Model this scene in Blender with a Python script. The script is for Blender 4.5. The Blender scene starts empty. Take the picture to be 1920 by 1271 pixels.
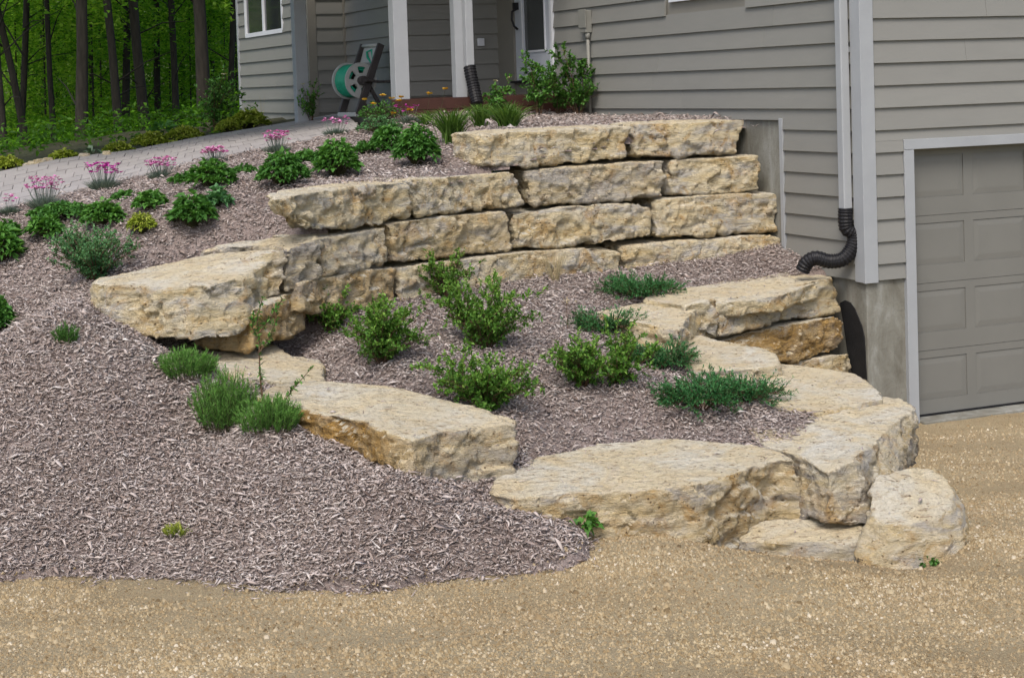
import bpy, bmesh, math, random
import numpy as np
from mathutils import Vector, Matrix, noise
random.seed(11); RNG = np.random.default_rng(11)
SC = bpy.context.scene; COL = SC.collection
# ------------------------------------------------------------------ camera
F, CX, CYP, PIT, ROL, YAW, H = 3143.86, 960.0, 303.77, 0.0464, -0.0325, 0.4031, 2.741
cp, sp, cr, sr = math.cos(PIT), math.sin(PIT), math.cos(ROL), math.sin(ROL)
M = np.array([[cr, -sr, 0], [sr, cr, 0], [0, 0, 1]]) @ np.array([[1, 0, 0], [0, cp, -sp], [0, sp, cp]])
cam_data = bpy.data.cameras.new('camera'); cam = bpy.data.objects.new('camera', cam_data); COL.objects.link(cam)
W2C = M @ np.array([[1, 0, 0], [0, 0, -1], [0, 1, 0]])      # world (X,Y,Z) -> image (right, down, forward)
right, down, fwd = W2C
cm = Matrix(((right[0], -down[0], -fwd[0], 0), (right[1], -down[1], -fwd[1], 0), (right[2], -down[2], -fwd[2], H), (0, 0, 0, 1)))
cam.matrix_world = cm
cam_data.sensor_fit = 'HORIZONTAL'; cam_data.sensor_width = 36.0
cam_data.lens = 36.0 * F / 1920.0
cam_data.shift_y = -(1271 / 2 - CYP) / 1920.0
cam_data.clip_start = 0.1; cam_data.clip_end = 2000
SC.camera = cam
# ------------------------------------------------------------------ light
SUN_EL, SUN_AZ = math.radians(52), math.radians(192)        # azimuth clockwise from +Y
world = bpy.data.worlds.new('World'); SC.world = world; world.use_nodes = True
wn = world.node_tree; wn.nodes.clear()
sky = wn.nodes.new('ShaderNodeTexSky'); sky.sky_type = 'NISHITA'; sky.sun_disc = False
sky.sun_elevation = SUN_EL; sky.sun_rotation = SUN_AZ; sky.air_density = 1.0; sky.dust_density = 3.5; sky.ozone_density = 1.0
bg = wn.nodes.new('ShaderNodeBackground'); bg.inputs[1].default_value = 0.13
wo = wn.nodes.new('ShaderNodeOutputWorld')
wn.links.new(sky.outputs[0], bg.inputs[0]); wn.links.new(bg.outputs[0], wo.inputs[0])
sd = bpy.data.lights.new('sun', 'SUN'); sun = bpy.data.objects.new('sun', sd); COL.objects.link(sun)
sd.energy = 1.3; sd.angle = math.radians(24); sd.color = (1.0, 0.95, 0.87)
sv = Vector((math.sin(SUN_AZ) * math.cos(SUN_EL), math.cos(SUN_AZ) * math.cos(SUN_EL), math.sin(SUN_EL)))
sun.rotation_euler = sv.to_track_quat('Z', 'Y').to_euler(); sun.location = sv * 40
SC.view_settings.view_transform = 'Standard'; SC.view_settings.look = 'None'
SC.view_settings.exposure = 0.8; SC.view_settings.gamma = 1.0; SC.view_settings.use_curve_mapping = False
# ------------------------------------------------------------------ survey helpers: from a sighting to a real place
def ray(x, y):
    d = M.T @ np.array([(x - CX) / F, (y - CYP) / F, 1.0]); d = d / d[2]
    return d[0], -d[1]
def atz(x, y, z):
    a, b = ray(x, y); Y = (z - H) / b
    return np.array([a * Y, Y, z])
def atY(x, y, Y):
    a, b = ray(x, y)
    return np.array([a * Y, Y, H + b * Y])
def scale_at(Y): return Y / F          # metres per sighted unit at depth Y
D1 = np.array([-math.sin(YAW), math.cos(YAW)]); D2 = np.array([math.cos(YAW), math.sin(YAW)])
def onwall(x, y, O, D):
    a, b = ray(x, y)
    t = (a * O[1] - O[0]) / (D[0] - a * D[1]); Y = O[1] + t * D[1]
    return t, H + b * Y
# ------------------------------------------------------------------ object helpers
def tag(o, label=None, cat=None, group=None, kind=None):
    if label: o['label'] = label
    if cat: o['category'] = cat
    if group: o['group'] = group
    if kind: o['kind'] = kind
    return o
def link(name, me, mat=None, parent=None, loc=None):
    o = bpy.data.objects.new(name, me); COL.objects.link(o)
    if mat is not None and me is not None and not me.materials: me.materials.append(mat)
    if parent is not None: o.parent = parent
    if loc is not None: o.location = loc
    return o
def empty(name, loc, label, cat, group=None):
    o = bpy.data.objects.new(name, None); COL.objects.link(o); o.location = loc; o.empty_display_size = .1
    return tag(o, label, cat, group)
def mesh_np(name, v, f, rnd=None, smooth=False, attr='rnd'):
    """v Nx3, f MxK constant-size faces, rnd per vertex"""
    v = np.asarray(v, np.float32); f = np.asarray(f, np.int32); k = f.shape[1]
    me = bpy.data.meshes.new(name)
    me.vertices.add(len(v)); me.vertices.foreach_set('co', v.ravel())
    me.loops.add(f.size); me.loops.foreach_set('vertex_index', f.ravel())
    me.polygons.add(len(f)); me.polygons.foreach_set('loop_start', np.arange(0, f.size, k, dtype=np.int32))
    me.polygons.foreach_set('loop_total', np.full(len(f), k, np.int32))
    if smooth: me.polygons.foreach_set('use_smooth', np.ones(len(f), bool))
    if rnd is not None:
        a = me.attributes.new(attr, 'FLOAT', 'POINT'); a.data.foreach_set('value', np.asarray(rnd, np.float32))
    me.update(calc_edges=True); me.validate()
    return me
class MB:
    """collects plain shapes, links them as one mesh"""
    def __init__(s): s.bm = bmesh.new()
    def hexa(s, p):   # p: 8 points, bottom ring 0-3, top ring 4-7
        v = [s.bm.verts.new(tuple(q)) for q in p]
        for f in ((3, 2, 1, 0), (4, 5, 6, 7), (0, 1, 5, 4), (1, 2, 6, 5), (2, 3, 7, 6), (3, 0, 4, 7)):
            s.bm.faces.new([v[i] for i in f])
        return s
    def box(s, O, U, V, u0, u1, v0, v1, z0, z1):  # oriented in plan: origin O, axes U,V (2-D)
        P = lambda u, v, z: (O[0] + U[0] * u + V[0] * v, O[1] + U[1] * u + V[1] * v, z)
        return s.hexa([P(u0, v0, z0), P(u1, v0, z0), P(u1, v1, z0), P(u0, v1, z0), P(u0, v0, z1), P(u1, v0, z1), P(u1, v1, z1), P(u0, v1, z1)])
    def tube(s, pts, r, n=8, cap=True):
        pts = [Vector(p) for p in pts]; rr = r if hasattr(r, '__len__') else [r] * len(pts); rings = []
        up = None
        for i, p in enumerate(pts):
            t = (pts[min(i + 1, len(pts) - 1)] - pts[max(i - 1, 0)]).normalized()
            if up is None:
                up = t.orthogonal().normalized()
            up = (up - t * up.dot(t)).normalized(); w = t.cross(up)
            rings.append([s.bm.verts.new(p + (up * math.cos(a) + w * math.sin(a)) * rr[i]) for a in [2 * math.pi * k / n for k in range(n)]])
        for a, b in zip(rings, rings[1:]):
            for k in range(n): s.bm.faces.new((a[k], a[(k + 1) % n], b[(k + 1) % n], b[k]))
        if cap:
            s.bm.faces.new(rings[0][::-1]); s.bm.faces.new(rings[-1])
        return s
    def build(s, name, mat, parent=None, bevel=0, smooth=False, loc=None):
        me = bpy.data.meshes.new(name)
        bmesh.ops.recalc_face_normals(s.bm, faces=s.bm.faces)
        if bevel: bmesh.ops.bevel(s.bm, geom=list(s.bm.edges), offset=bevel, segments=1, affect='EDGES')
        s.bm.to_mesh(me); s.bm.free()
        if smooth: me.polygons.foreach_set('use_smooth', [True] * len(me.polygons))
        return link(name, me, mat, parent, loc)
# ------------------------------------------------------------------ materials
def newmat(name, rough=.8):
    m = bpy.data.materials.new(name); m.use_nodes = True; nt = m.node_tree
    b = nt.nodes['Principled BSDF']; b.inputs['Roughness'].default_value = rough
    b.inputs['Specular IOR Level'].default_value = .3
    return m, nt, b
def nnode(nt, t, **kw):
    n = nt.nodes.new(t)
    for k, v in kw.items(): setattr(n, k, v)
    return n
def ramp(nt, src, stops):
    r = nt.nodes.new('ShaderNodeValToRGB'); e = r.color_ramp.elements
    while len(e) < len(stops): e.new(.5)
    for i, (p, c) in enumerate(stops): e[i].position = p; e[i].color = (*c, 1) if len(c) == 3 else c
    nt.links.new(src, r.inputs[0]); return r.outputs[0]
def fac(nt, src, lo, hi, t0=0., t1=1.):
    r = nt.nodes.new('ShaderNodeMapRange'); r.inputs[1].default_value = lo; r.inputs[2].default_value = hi
    r.inputs[3].default_value = t0; r.inputs[4].default_value = t1; nt.links.new(src, r.inputs[0]); return r.outputs[0]
def mixc(nt, f, a, b, mode='MIX'):
    n = nt.nodes.new('ShaderNodeMix'); n.data_type = 'RGBA'; n.blend_type = mode
    for s, v in ((0, f), (6, a), (7, b)):
        if isinstance(v, bpy.types.NodeSocket): nt.links.new(v, n.inputs[s])
        elif s == 0: n.inputs[0].default_value = v
        else: n.inputs[s].default_value = (*v, 1)
    return n.outputs[2]
def noise_tex(nt, vec, scale, detail=6, rough=.6, dist=0.):
    n = nt.nodes.new('ShaderNodeTexNoise'); n.inputs['Scale'].default_value = scale; n.inputs['Detail'].default_value = detail
    n.inputs['Roughness'].default_value = rough; n.inputs['Distortion'].default_value = dist
    if vec is not None: nt.links.new(vec, n.inputs['Vector'])
    return n.outputs[0]
def coords(nt, scale=(1, 1, 1), space='Object', rand=False):
    tc = nt.nodes.new('ShaderNodeTexCoord'); mp = nt.nodes.new('ShaderNodeMapping'); mp.inputs['Scale'].default_value = scale
    nt.links.new(tc.outputs[space], mp.inputs[0])
    if rand:
        oi = nt.nodes.new('ShaderNodeObjectInfo'); mu = nt.nodes.new('ShaderNodeVectorMath'); mu.operation = 'SCALE'; mu.inputs[0].default_value = (37, 91, 53)
        nt.links.new(oi.outputs['Random'], mu.inputs['Scale']); nt.links.new(mu.outputs[0], mp.inputs['Location'])
    return mp.outputs[0]
def bump(nt, b, h, strength=.5, dist=.01, prev=None):
    n = nt.nodes.new('ShaderNodeBump'); n.inputs['Strength'].default_value = strength; n.inputs['Distance'].default_value = dist
    nt.links.new(h, n.inputs['Height'])
    if prev is not None: nt.links.new(prev, n.inputs['Normal'])
    if b is not None: nt.links.new(n.outputs[0], b.inputs['Normal'])
    return n.outputs[0]
def plain(name, col, rough=.6, var=.12, scale=6, bstr=0., metal=0., stretch=(1, 1, 1), rand=False, fine=60):
    m, nt, b = newmat(name, rough); v = coords(nt, stretch, rand=rand)
    n = noise_tex(nt, v, scale, 6)
    lo = tuple(c * (1 - var) for c in col); hi = tuple(min(1, c * (1 + var)) for c in col)
    c = ramp(nt, n, [(.3, lo), (.7, hi)])
    if rand:
        oi = nt.nodes.new('ShaderNodeObjectInfo'); c = mixc(nt, .5, c, ramp(nt, oi.outputs['Random'], [(0, tuple(x * (1 - var) for x in col)), (1, tuple(x * (1 + var) for x in col))]))
    nt.links.new(c, b.inputs['Base Color']); b.inputs['Metallic'].default_value = metal
    if bstr: bump(nt, b, noise_tex(nt, v, fine, 4), bstr, .004)
    return m
def leaf_mat(name, dark, mid, light, trans=.35, rough=.55):
    m, nt, b = newmat(name, rough)
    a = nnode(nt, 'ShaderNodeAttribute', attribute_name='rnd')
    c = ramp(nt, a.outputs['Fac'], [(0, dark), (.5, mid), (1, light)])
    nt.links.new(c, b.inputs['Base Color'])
    t = nt.nodes.new('ShaderNodeBsdfTranslucent'); nt.links.new(mixc(nt, 1, c, (1.0, 1.0, .55), 'MULTIPLY'), t.inputs[0])
    mx = nt.nodes.new('ShaderNodeMixShader'); mx.inputs[0].default_value = trans
    out = nt.nodes['Material Output']
    nt.links.new(b.outputs[0], mx.inputs[1]); nt.links.new(t.outputs[0], mx.inputs[2]); nt.links.new(mx.outputs[0], out.inputs[0])
    return m
def stone_mat():
    m, nt, b = newmat('limestone', .9); v = coords(nt, rand=True)
    vs = coords(nt, (1, 1, 3.2), rand=True)
    n1 = noise_tex(nt, vs, 2.6, 6, .6, .5); n2 = noise_tex(nt, v, 5.5, 8, .65, 1.2); n3 = noise_tex(nt, v, 42, 5, .7); n4 = noise_tex(nt, vs, 14, 6, .7)
    face = ramp(nt, n1, [(.28, (.56, .41, .19)), (.40, (.72, .59, .35)), (.52, (.68, .60, .43)), (.62, (.54, .52, .49)), (.72, (.70, .60, .39))])
    ochre = mixc(nt, fac(nt, n2, .50, .66, 0, .8), face, (.50, .30, .10))
    ochre = mixc(nt, fac(nt, n4, .52, .68, 0, .55), ochre, (.74, .68, .53))
    n5 = noise_tex(nt, v, 1.7, 4, .6, .8)
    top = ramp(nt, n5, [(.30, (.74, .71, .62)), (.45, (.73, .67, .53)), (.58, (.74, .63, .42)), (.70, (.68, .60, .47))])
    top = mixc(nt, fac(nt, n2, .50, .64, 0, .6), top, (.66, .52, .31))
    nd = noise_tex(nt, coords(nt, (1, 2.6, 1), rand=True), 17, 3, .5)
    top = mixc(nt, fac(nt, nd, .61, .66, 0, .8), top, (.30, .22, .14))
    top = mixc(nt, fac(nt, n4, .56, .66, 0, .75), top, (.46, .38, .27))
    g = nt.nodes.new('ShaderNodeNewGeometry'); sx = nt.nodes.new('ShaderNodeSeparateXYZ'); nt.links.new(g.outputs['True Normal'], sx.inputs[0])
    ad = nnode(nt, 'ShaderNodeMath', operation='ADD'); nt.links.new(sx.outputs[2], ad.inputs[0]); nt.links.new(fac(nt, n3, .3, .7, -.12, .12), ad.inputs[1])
    c = ochre
    at = nnode(nt, 'ShaderNodeAttribute', attribute_name='gold')
    gm = nnode(nt, 'ShaderNodeMath', operation='MULTIPLY'); nt.links.new(at.outputs['Fac'], gm.inputs[0]); nt.links.new(fac(nt, n2, .3, .55, .55, 1), gm.inputs[1])
    c = mixc(nt, gm.outputs[0], c, mixc(nt, fac(nt, n4, .35, .62), (.20, .115, .035), (.52, .31, .085)))
    ag = nnode(nt, 'ShaderNodeAttribute', attribute_name='grey')
    gm2 = nnode(nt, 'ShaderNodeMath', operation='MULTIPLY'); nt.links.new(ag.outputs['Fac'], gm2.inputs[0]); nt.links.new(fac(nt, n1, .35, .55, .25, 1), gm2.inputs[1])
    c = mixc(nt, gm2.outputs[0], c, mixc(nt, fac(nt, n4, .35, .65), (.22, .20, .185), (.46, .435, .41)))
    c = mixc(nt, fac(nt, ad.outputs[0], .60, .86), c, top)  # upward faces paler: dusted weathered stone, and some sky light put into the colour
    # pits and cracks
    vo = nnode(nt, 'ShaderNodeTexVoronoi'); vo.inputs['Scale'].default_value = 26; nt.links.new(v, vo.inputs['Vector'])
    pit = fac(nt, vo.outputs['Distance'], .10, .22, 1, 0)
    pm = nnode(nt, 'ShaderNodeMath', operation='MULTIPLY'); nt.links.new(pit, pm.inputs[0]); nt.links.new(fac(nt, n2, .48, .56), pm.inputs[1])
    c = mixc(nt, pm.outputs[0], c, (.16, .11, .06))
    c = mixc(nt, fac(nt, n3, .3, .7, .25, 0), c, (.28, .22, .13))
    nt.links.new(c, b.inputs['Base Color'])
    p = bump(nt, None, n3, 1., .02); p = bump(nt, None, n4, 1., .05, p)
    iv = nnode(nt, 'ShaderNodeMath', operation='SUBTRACT'); iv.inputs[0].default_value = 1; nt.links.new(pm.outputs[0], iv.inputs[1])
    bump(nt, b, iv.outputs[0], .7, .012, p)
    return m
MAT = {}
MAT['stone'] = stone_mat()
def chips_mat(name, stops, rough=.85):
    m, nt, b = newmat(name, rough); a = nnode(nt, 'ShaderNodeAttribute', attribute_name='rnd')
    c = ramp(nt, a.outputs['Fac'], stops)
    n = noise_tex(nt, coords(nt), 1.3, 4); c = mixc(nt, fac(nt, n, .35, .65, 0, .25), c, mixc(nt, 1, c, (.62, .52, .5), 'MULTIPLY'))
    nt.links.new(c, b.inputs['Base Color']); return m
MAT['chip'] = chips_mat('wood_chip', [(0, (.09, .062, .05)), (.22, (.28, .22, .19)), (.5, (.42, .36, .33)), (.8, (.52, .465, .435)), (1, (.66, .62, .58))])
MAT['pebble'] = chips_mat('crushed_limestone', [(0, (.11, .075, .035)), (.3, (.24, .175, .09)), (.6, (.33, .255, .145)), (.85, (.40, .33, .21)), (1, (.54, .48, .37))])
def ground_mat(name, cols, s1, s2, bs, rough=.95):
    m, nt, b = newmat(name, rough); v = coords(nt)
    n1 = noise_tex(nt, v, s1, 5, .55, .3); n2 = noise_tex(nt, v, s2, 6, .75)
    c = mixc(nt, fac(nt, n1, .35, .65), cols[0], cols[1]); c = mixc(nt, fac(nt, n2, .42, .62), c, cols[2])
    c = mixc(nt, fac(nt, n2, .33, .43, .8, 0), c, cols[3])
    ns = noise_tex(nt, coords(nt, (.35, 1.8, 1)), 1.6, 6, .72, 1.2)
    c = mixc(nt, fac(nt, ns, .38, .66, .32, 0), c, mixc(nt, 1, c, (.60, .52, .42), 'MULTIPLY'))
    nt.links.new(c, b.inputs['Base Color']); bump(nt, b, n2, bs, .02); return m
MAT['mulch'] = ground_mat('mulch_base', [(.20, .155, .14), (.25, .20, .185), (.38, .32, .30), (.05, .036, .03)], 3, 75, 1)
MAT['gravel'] = ground_mat('gravel_fines', [(.29, .21, .11), (.36, .29, .18), (.44, .365, .23), (.13, .095, .05)], .9, 90, .9)
MAT['soil'] = ground_mat('woodland_soil', [(.035, .03, .018), (.03, .045, .015), (.05, .05, .025), (.015, .012, .008)], .6, 9, 1)
MAT['grass'] = ground_mat('grass_ground', [(.05, .075, .02), (.06, .085, .025), (.08, .09, .035), (.03, .035, .015)], .3, 30, .6)
MAT['siding'] = plain('painted_siding', (.203, .202, .186), .55, .06, 3, .25, stretch=(1, 1, 4), rand=True, fine=30)
MAT['trim'] = plain('painted_trim', (.30, .315, .33), .5, .05, 4, .1)
MAT['frame'] = plain('white_frame', (.62, .64, .68), .4, .05, 4)
MAT['door_w'] = plain('white_door', (.47, .50, .55), .4, .04, 4)
MAT['gdoor'] = plain('garage_door_paint', (.158, .157, .143), .5, .04, 3, .08)
MAT['black'] = plain('black_plastic', (.009, .009, .011), .5, .2, 20)
MAT['taupe'] = plain('taupe_trim', (.20, .19, .165), .5, .05, 3)
MAT['box'] = plain('utility_paint', (.20, .20, .18), .5, .08, 9)
MAT['deck'] = plain('stained_deck', (.055, .022, .016), .7, .3, 9, .3, rand=True)
MAT['bark'] = plain('bark', (.030, .026, .021), .95, .4, 9, 1., stretch=(3, 3, .5), fine=14)
MAT['stem'] = plain('green_stem', (.06, .06, .025), .8, .3, 20)
MAT['twig'] = plain('brown_twig', (.10, .06, .035), .85, .3, 20)
MAT['straw'] = plain('straw_stem', (.33, .27, .15), .8, .2, 20)
MAT['reel_d'] = plain('reel_dark_plastic', (.05, .045, .045), .5, .1, 8)
MAT['reel_l'] = plain('reel_pale_plastic', (.36, .37, .36), .5, .05, 8)
MAT['hose'] = plain('green_hose', (.015, .28, .17), .4, .15, 14)
MAT['roof'] = plain('soffit', (.35, .35, .34), .6, .05, 3)
MAT['tar'] = plain('dampproofing', (.012, .012, .013), .75, .3, 9, .6)
MAT['joint'] = plain('joint_sand', (.28, .26, .25), .95)
MAT['paver'] = plain('paver', (.31, .29, .28), .85, .12, 5, .5, rand=True)
def concrete():
    m, nt, b = newmat('concrete', .85); v = coords(nt, (1, 1, .45)); v2 = coords(nt)
    n1 = noise_tex(nt, v, 5, 7, .65, .4); n2 = noise_tex(nt, v2, 45, 4); n3 = noise_tex(nt, coords(nt, (9, 9, .6)), 1.3, 4)
    c = ramp(nt, n1, [(.3, (.12, .112, .09)), (.5, (.19, .187, .16)), (.7, (.29, .295, .275))])
    c = mixc(nt, fac(nt, n3, .52, .68, 0, .7), c, (.19, .17, .14))
    vo = nnode(nt, 'ShaderNodeTexVoronoi'); vo.inputs['Scale'].default_value = 22; nt.links.new(v2, vo.inputs['Vector'])
    c = mixc(nt, fac(nt, vo.outputs['Distance'], .08, .16, .6, 0), c, (.14, .12, .10))
    nt.links.new(c, b.inputs['Base Color']); bump(nt, b, n2, .5, .008); return m
MAT['concrete'] = concrete()
def glass(name, col):
    m, nt, b = newmat(name, .08); b.inputs['Base Color'].default_value = (*col, 1); b.inputs['Specular IOR Level'].default_value = .5; return m
MAT['pane'] = glass('dark_window_glass', (.012, .015, .022)); MAT['pane2'] = glass('door_glass', (.05, .055, .055))
MAT['l_med'] = leaf_mat('leaf_mid_green', (.035, .10, .02), (.075, .21, .035), (.14, .31, .06))
MAT['l_yel'] = leaf_mat('leaf_yellow_green', (.12, .19, .02), (.28, .36, .04), (.48, .52, .10))
MAT['l_spirea'] = leaf_mat('leaf_spirea', (.04, .11, .018), (.10, .235, .032), (.25, .41, .075))
MAT['l_dark'] = leaf_mat('leaf_dark_green', (.03, .09, .018), (.065, .185, .035), (.12, .28, .06))
MAT['l_grey'] = leaf_mat('leaf_grey_green', (.07, .11, .085), (.15, .20, .16), (.25, .31, .26), .2)
MAT['l_silver'] = leaf_mat('leaf_silver_green', (.04, .12, .045), (.085, .22, .08), (.17, .33, .14), .25)
MAT['l_jun'] = leaf_mat('juniper_needles', (.02, .08, .025), (.042, .165, .05), (.085, .24, .07), .2)
MAT['l_grass'] = leaf_mat('blade_green', (.04, .09, .015), (.08, .17, .025), (.15, .26, .05))
MAT['l_lav'] = leaf_mat('fine_green', (.05, .14, .03), (.115, .27, .055), (.20, .40, .09))
MAT['l_forest'] = leaf_mat('forest_leaf', (.045, .13, .012), (.17, .40, .03), (.46, .70, .09), .6)
MAT['l_hosta'] = leaf_mat('hosta_leaf', (.06, .12, .06), (.12, .2, .11), (.25, .32, .22), .2)
MAT['p_pink'] = leaf_mat('petal_pink', (.45, .08, .30), (.62, .18, .46), (.8, .42, .66), .2)
MAT['p_mag'] = leaf_mat('petal_magenta', (.30, .01, .20), (.48, .03, .34), (.6, .1, .45), .2)
MAT['p_yel'] = leaf_mat('petal_yellow', (.55, .28, .02), (.65, .42, .03), (.7, .5, .06), .2)
MAT['p_wht'] = leaf_mat('petal_cream', (.45, .42, .25), (.6, .57, .4), (.7, .68, .55), .2)
# ------------------------------------------------------------------ ground surfaces (thin-plate interpolation of surveyed spots)
class TPS:
    def __init__(s, P, lam=1e-3):
        P = np.array(P, float); s.xy = P[:, :2]; n = len(P); K = s.k(s.xy) + lam * np.eye(n)
        A = np.zeros((n + 3, n + 3)); A[:n, :n] = K; A[:n, n] = 1; A[:n, n + 1:] = s.xy; A[n, :n] = 1; A[n + 1:, :n] = s.xy.T
        s.w = np.linalg.solve(A, np.r_[P[:, 2], 0, 0, 0]); s.n = n
    def k(s, q):
        r2 = ((q[:, None, :] - s.xy[None]) ** 2).sum(-1); return np.where(r2 > 1e-12, .5 * r2 * np.log(r2 + 1e-12), 0)
    def __call__(s, q):
        q = np.atleast_2d(q); out = np.zeros(len(q))
        for i in range(0, len(q), 20000):
            c = q[i:i + 20000]; out[i:i + 20000] = s.k(c) @ s.w[:s.n] + s.w[s.n] + c @ s.w[s.n + 1:]
        return out
def inside(poly, q):
    poly = np.asarray(poly)[:, :2]; x, y = q[:, 0], q[:, 1]; r = np.zeros(len(q), bool); n = len(poly)
    for i in range(n):
        x0, y0 = poly[i]; x1, y1 = poly[(i + 1) % n]
        with np.errstate(divide='ignore', invalid='ignore'):
            c = ((y0 > y) != (y1 > y)) & (x < (x1 - x0) * (y - y0) / (y1 - y0 + 1e-15) + x0)
        r ^= c
    return r
def vnoise(q, s, amp, seed=0):
    return np.array([noise.noise(Vector((a * s + seed, b * s, seed * .37))) for a, b in q]) * amp
# measured blocks: outline of the top (sighting, height) and the visible foot of the front face
BLK = {
 'b0': ([(170, 530, 1.56), (200, 536, 1.555), (254, 534, 1.555), (310, 537, 1.555), (378, 535, 1.56), (424, 528, 1.57), (452, 521, 1.58), (475, 505, 1.61), (505, 488, 1.65), (535, 469, 1.71), (480, 467, 1.71), (402, 474, 1.68), (342, 488, 1.65), (290, 498, 1.62), (213, 514, 1.58), (183, 518, 1.57)],
        [(170, 572), (206, 598), (254, 620), (310, 628), (370, 633), (431, 627), (465, 612), (474, 577), (505, 562), (534, 548)], .36, 'up', 7),
 'b1': ([(284, 652, 1.12), (340, 672, 1.08), (413, 696, 1.06), (466, 706, 1.04), (530, 716, 1.01), (606, 713, .99), (607, 687, 1.01), (597, 674, 1.02), (544, 665, 1.05), (523, 648, 1.08), (480, 635, 1.11), (378, 638, 1.12), (339, 643, 1.12)], [], .3, 'up', 0),
 'b2': ([(478, 742, .985), (533, 757, .96), (607, 774, .94), (687, 791, .92), (734, 813, .90), (774, 825, .885), (824, 809, .885), (900, 798, .87), (969, 795, .86), (966, 785, .87), (895, 763, .90), (824, 743, .93), (724, 723, .96), (607, 712, 1.0), (520, 716, 1.01)],
        [(482, 762), (545, 794), (620, 834), (687, 870), (735, 884), (774, 896), (835, 908), (905, 902), (967, 890)], .36, 'up', 8),
 'b3': ([(920, 925, .57), (966, 936, .57), (1017, 928, .575), (1103, 922, .58), (1205, 918, .585), (1306, 907, .595), (1408, 876, .605), (1464, 861, .61), (1490, 864, .61), (1470, 848, .62), (1420, 832, .63), (1320, 826, .63), (1240, 820, .63), (1120, 832, .62), (1040, 850, .61), (970, 868, .60), (925, 900, .585)],
        [(935, 953), (960, 960), (1010, 973), (1100, 990), (1205, 1000), (1306, 1015), (1385, 1028), (1465, 1006), (1522, 986)], .42, 'up', 4),
 'b5': ([(1604, 982, .345), (1645, 1003, .315), (1700, 1008, .305), (1762, 998, .32), (1803, 972, .36), (1808, 934, .42), (1786, 902, .46), (1745, 883, .48), (1692, 884, .50), (1620, 905, .49)],
        [(1600, 1015), (1632, 1058), (1700, 1066), (1780, 1054), (1814, 1022), (1820, 975)], .45, 'gr', 4),
}
def block_pts(k):
    top, foot, th, _, _ = BLK[k]; T = [atz(*p) for p in top]; B = []
    for i, p in enumerate(T): B.append(atY(*foot[i], p[1] - .03) if i < len(foot) else p - np.array([0, 0, th]))
    return T, B
def feet(k, i0=0, i1=99): return [q - np.array([0, .05, 0]) for q in block_pts(k)[1][i0:min(i1, len(BLK[k][1]))]]
GP = [atz(*p) for p in ((0, 1080, .28), (400, 1090, .28), (700, 1110, .28), (980, 1083, .285), (1080, 1062, .32), (1470, 1045, .17), (1700, 1075, .12), (1900, 1000, .08),
      (1720, 795, -.025), (1920, 768, -.025), (0, 1271, .35), (960, 1271, .33), (1920, 1271, .22))]
GP += [np.array(p) for p in ((-8, 5, .4), (8, 5, .25), (10, 9, .1), (9, 14, 0), (-9, 9, .3), (0, 0, .4), (2, 11, .05), (0, 11, .1), (-3, 12, .1))]
GP += feet('b3', 4, 7) + feet('b5', 1, 5)
g_gravel = TPS(GP, .01)
PATH_N = [atY(-300, 455, 12.2), atY(0, 393, 13), atY(125, 364.6, 13.4), atY(275, 329, 14), atY(440, 290, 14.6), atY(600, 261, 15.5), atY(677, 241, 16)]
PATH_F = [atY(-300, 395, 16), atY(0, 323, 16.5), atY(120, 299, 16.9), atY(254, 282, 17.5), atY(383, 257, 18.3), atY(500, 238, 19.6), atY(645, 213, 20.6)]
UP = PATH_N + [atY(*p) for p in ((905, 256, 13.4), (1150, 240, 14.0), (1400, 231, 14.3), (905, 300, 12.9), (1115, 219, 16.9), (850, 272, 13.5), (900, 212, 17.0), (780, 222, 16.6), (755, 325, 12.5), (640, 345, 12.3), (520, 385, 11.8), (560, 425, 11.5),
      (450, 456, 11.65), (390, 470, 11.6), (300, 545, 11.2), (450, 540, 11.3), (150, 570, 10.6), (0, 640, 11.0), (290, 700, 9.95), (440, 810, 9.6), (560, 800, 9.5), (1085, 1000, 8.6))]
UP += [atz(*p) for p in ((-200, 1080, .30), (0, 1082, .30), (150, 1072, .30), (300, 1084, .29), (450, 1100, .28), (560, 1112, .29), (680, 1115, .295), (850, 1087, .295), (980, 1080, .30), (1070, 1050, .37))]
UP += feet('b0', 0, 3) + feet('b2', 0, 8) + feet('b3', 0, 4) + [atz(*p) for p in ((262, 652, 1.14), (305, 634, 1.18), (345, 640, 1.13), (395, 644, 1.10), (440, 640, 1.09), (465, 632, 1.09), (340, 678, 1.055), (413, 702, 1.03), (466, 712, 1.01), (520, 722, .98), (400, 600, 1.2), (450, 670, .99), (560, 700, .92))]
g_up = TPS(UP, .002)
LOW = [atz(*p) for p in ((1462, 478, 1.27), (1330, 492, 1.24), (1160, 512, 1.22), (1030, 520, 1.24), (900, 528, 1.26), (700, 560, 1.26), (560, 605, 1.17), (560, 635, 1.07), (612, 690, .99), (760, 700, 1.0), (900, 760, .84), (975, 800, .75),
      (980, 862, .60), (1100, 833, .61), (1240, 818, .62), (1420, 825, .63), (1430, 790, .68), (1490, 770, .70), (1420, 738, .74), (1300, 705, .80), (1200, 640, .90), (1120, 590, 1.05), (1250, 540, 1.13), (1360, 520, 1.16), (1490, 502, 1.2),
      (900, 650, 1.03), (1050, 620, 1.04), (1150, 740, .82), (650, 640, 1.12))]
LOW = [p - np.array([0, 0, .03 if p[1] < 12.6 else 0.]) for p in LOW]
g_low = TPS(LOW, .004)
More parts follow.
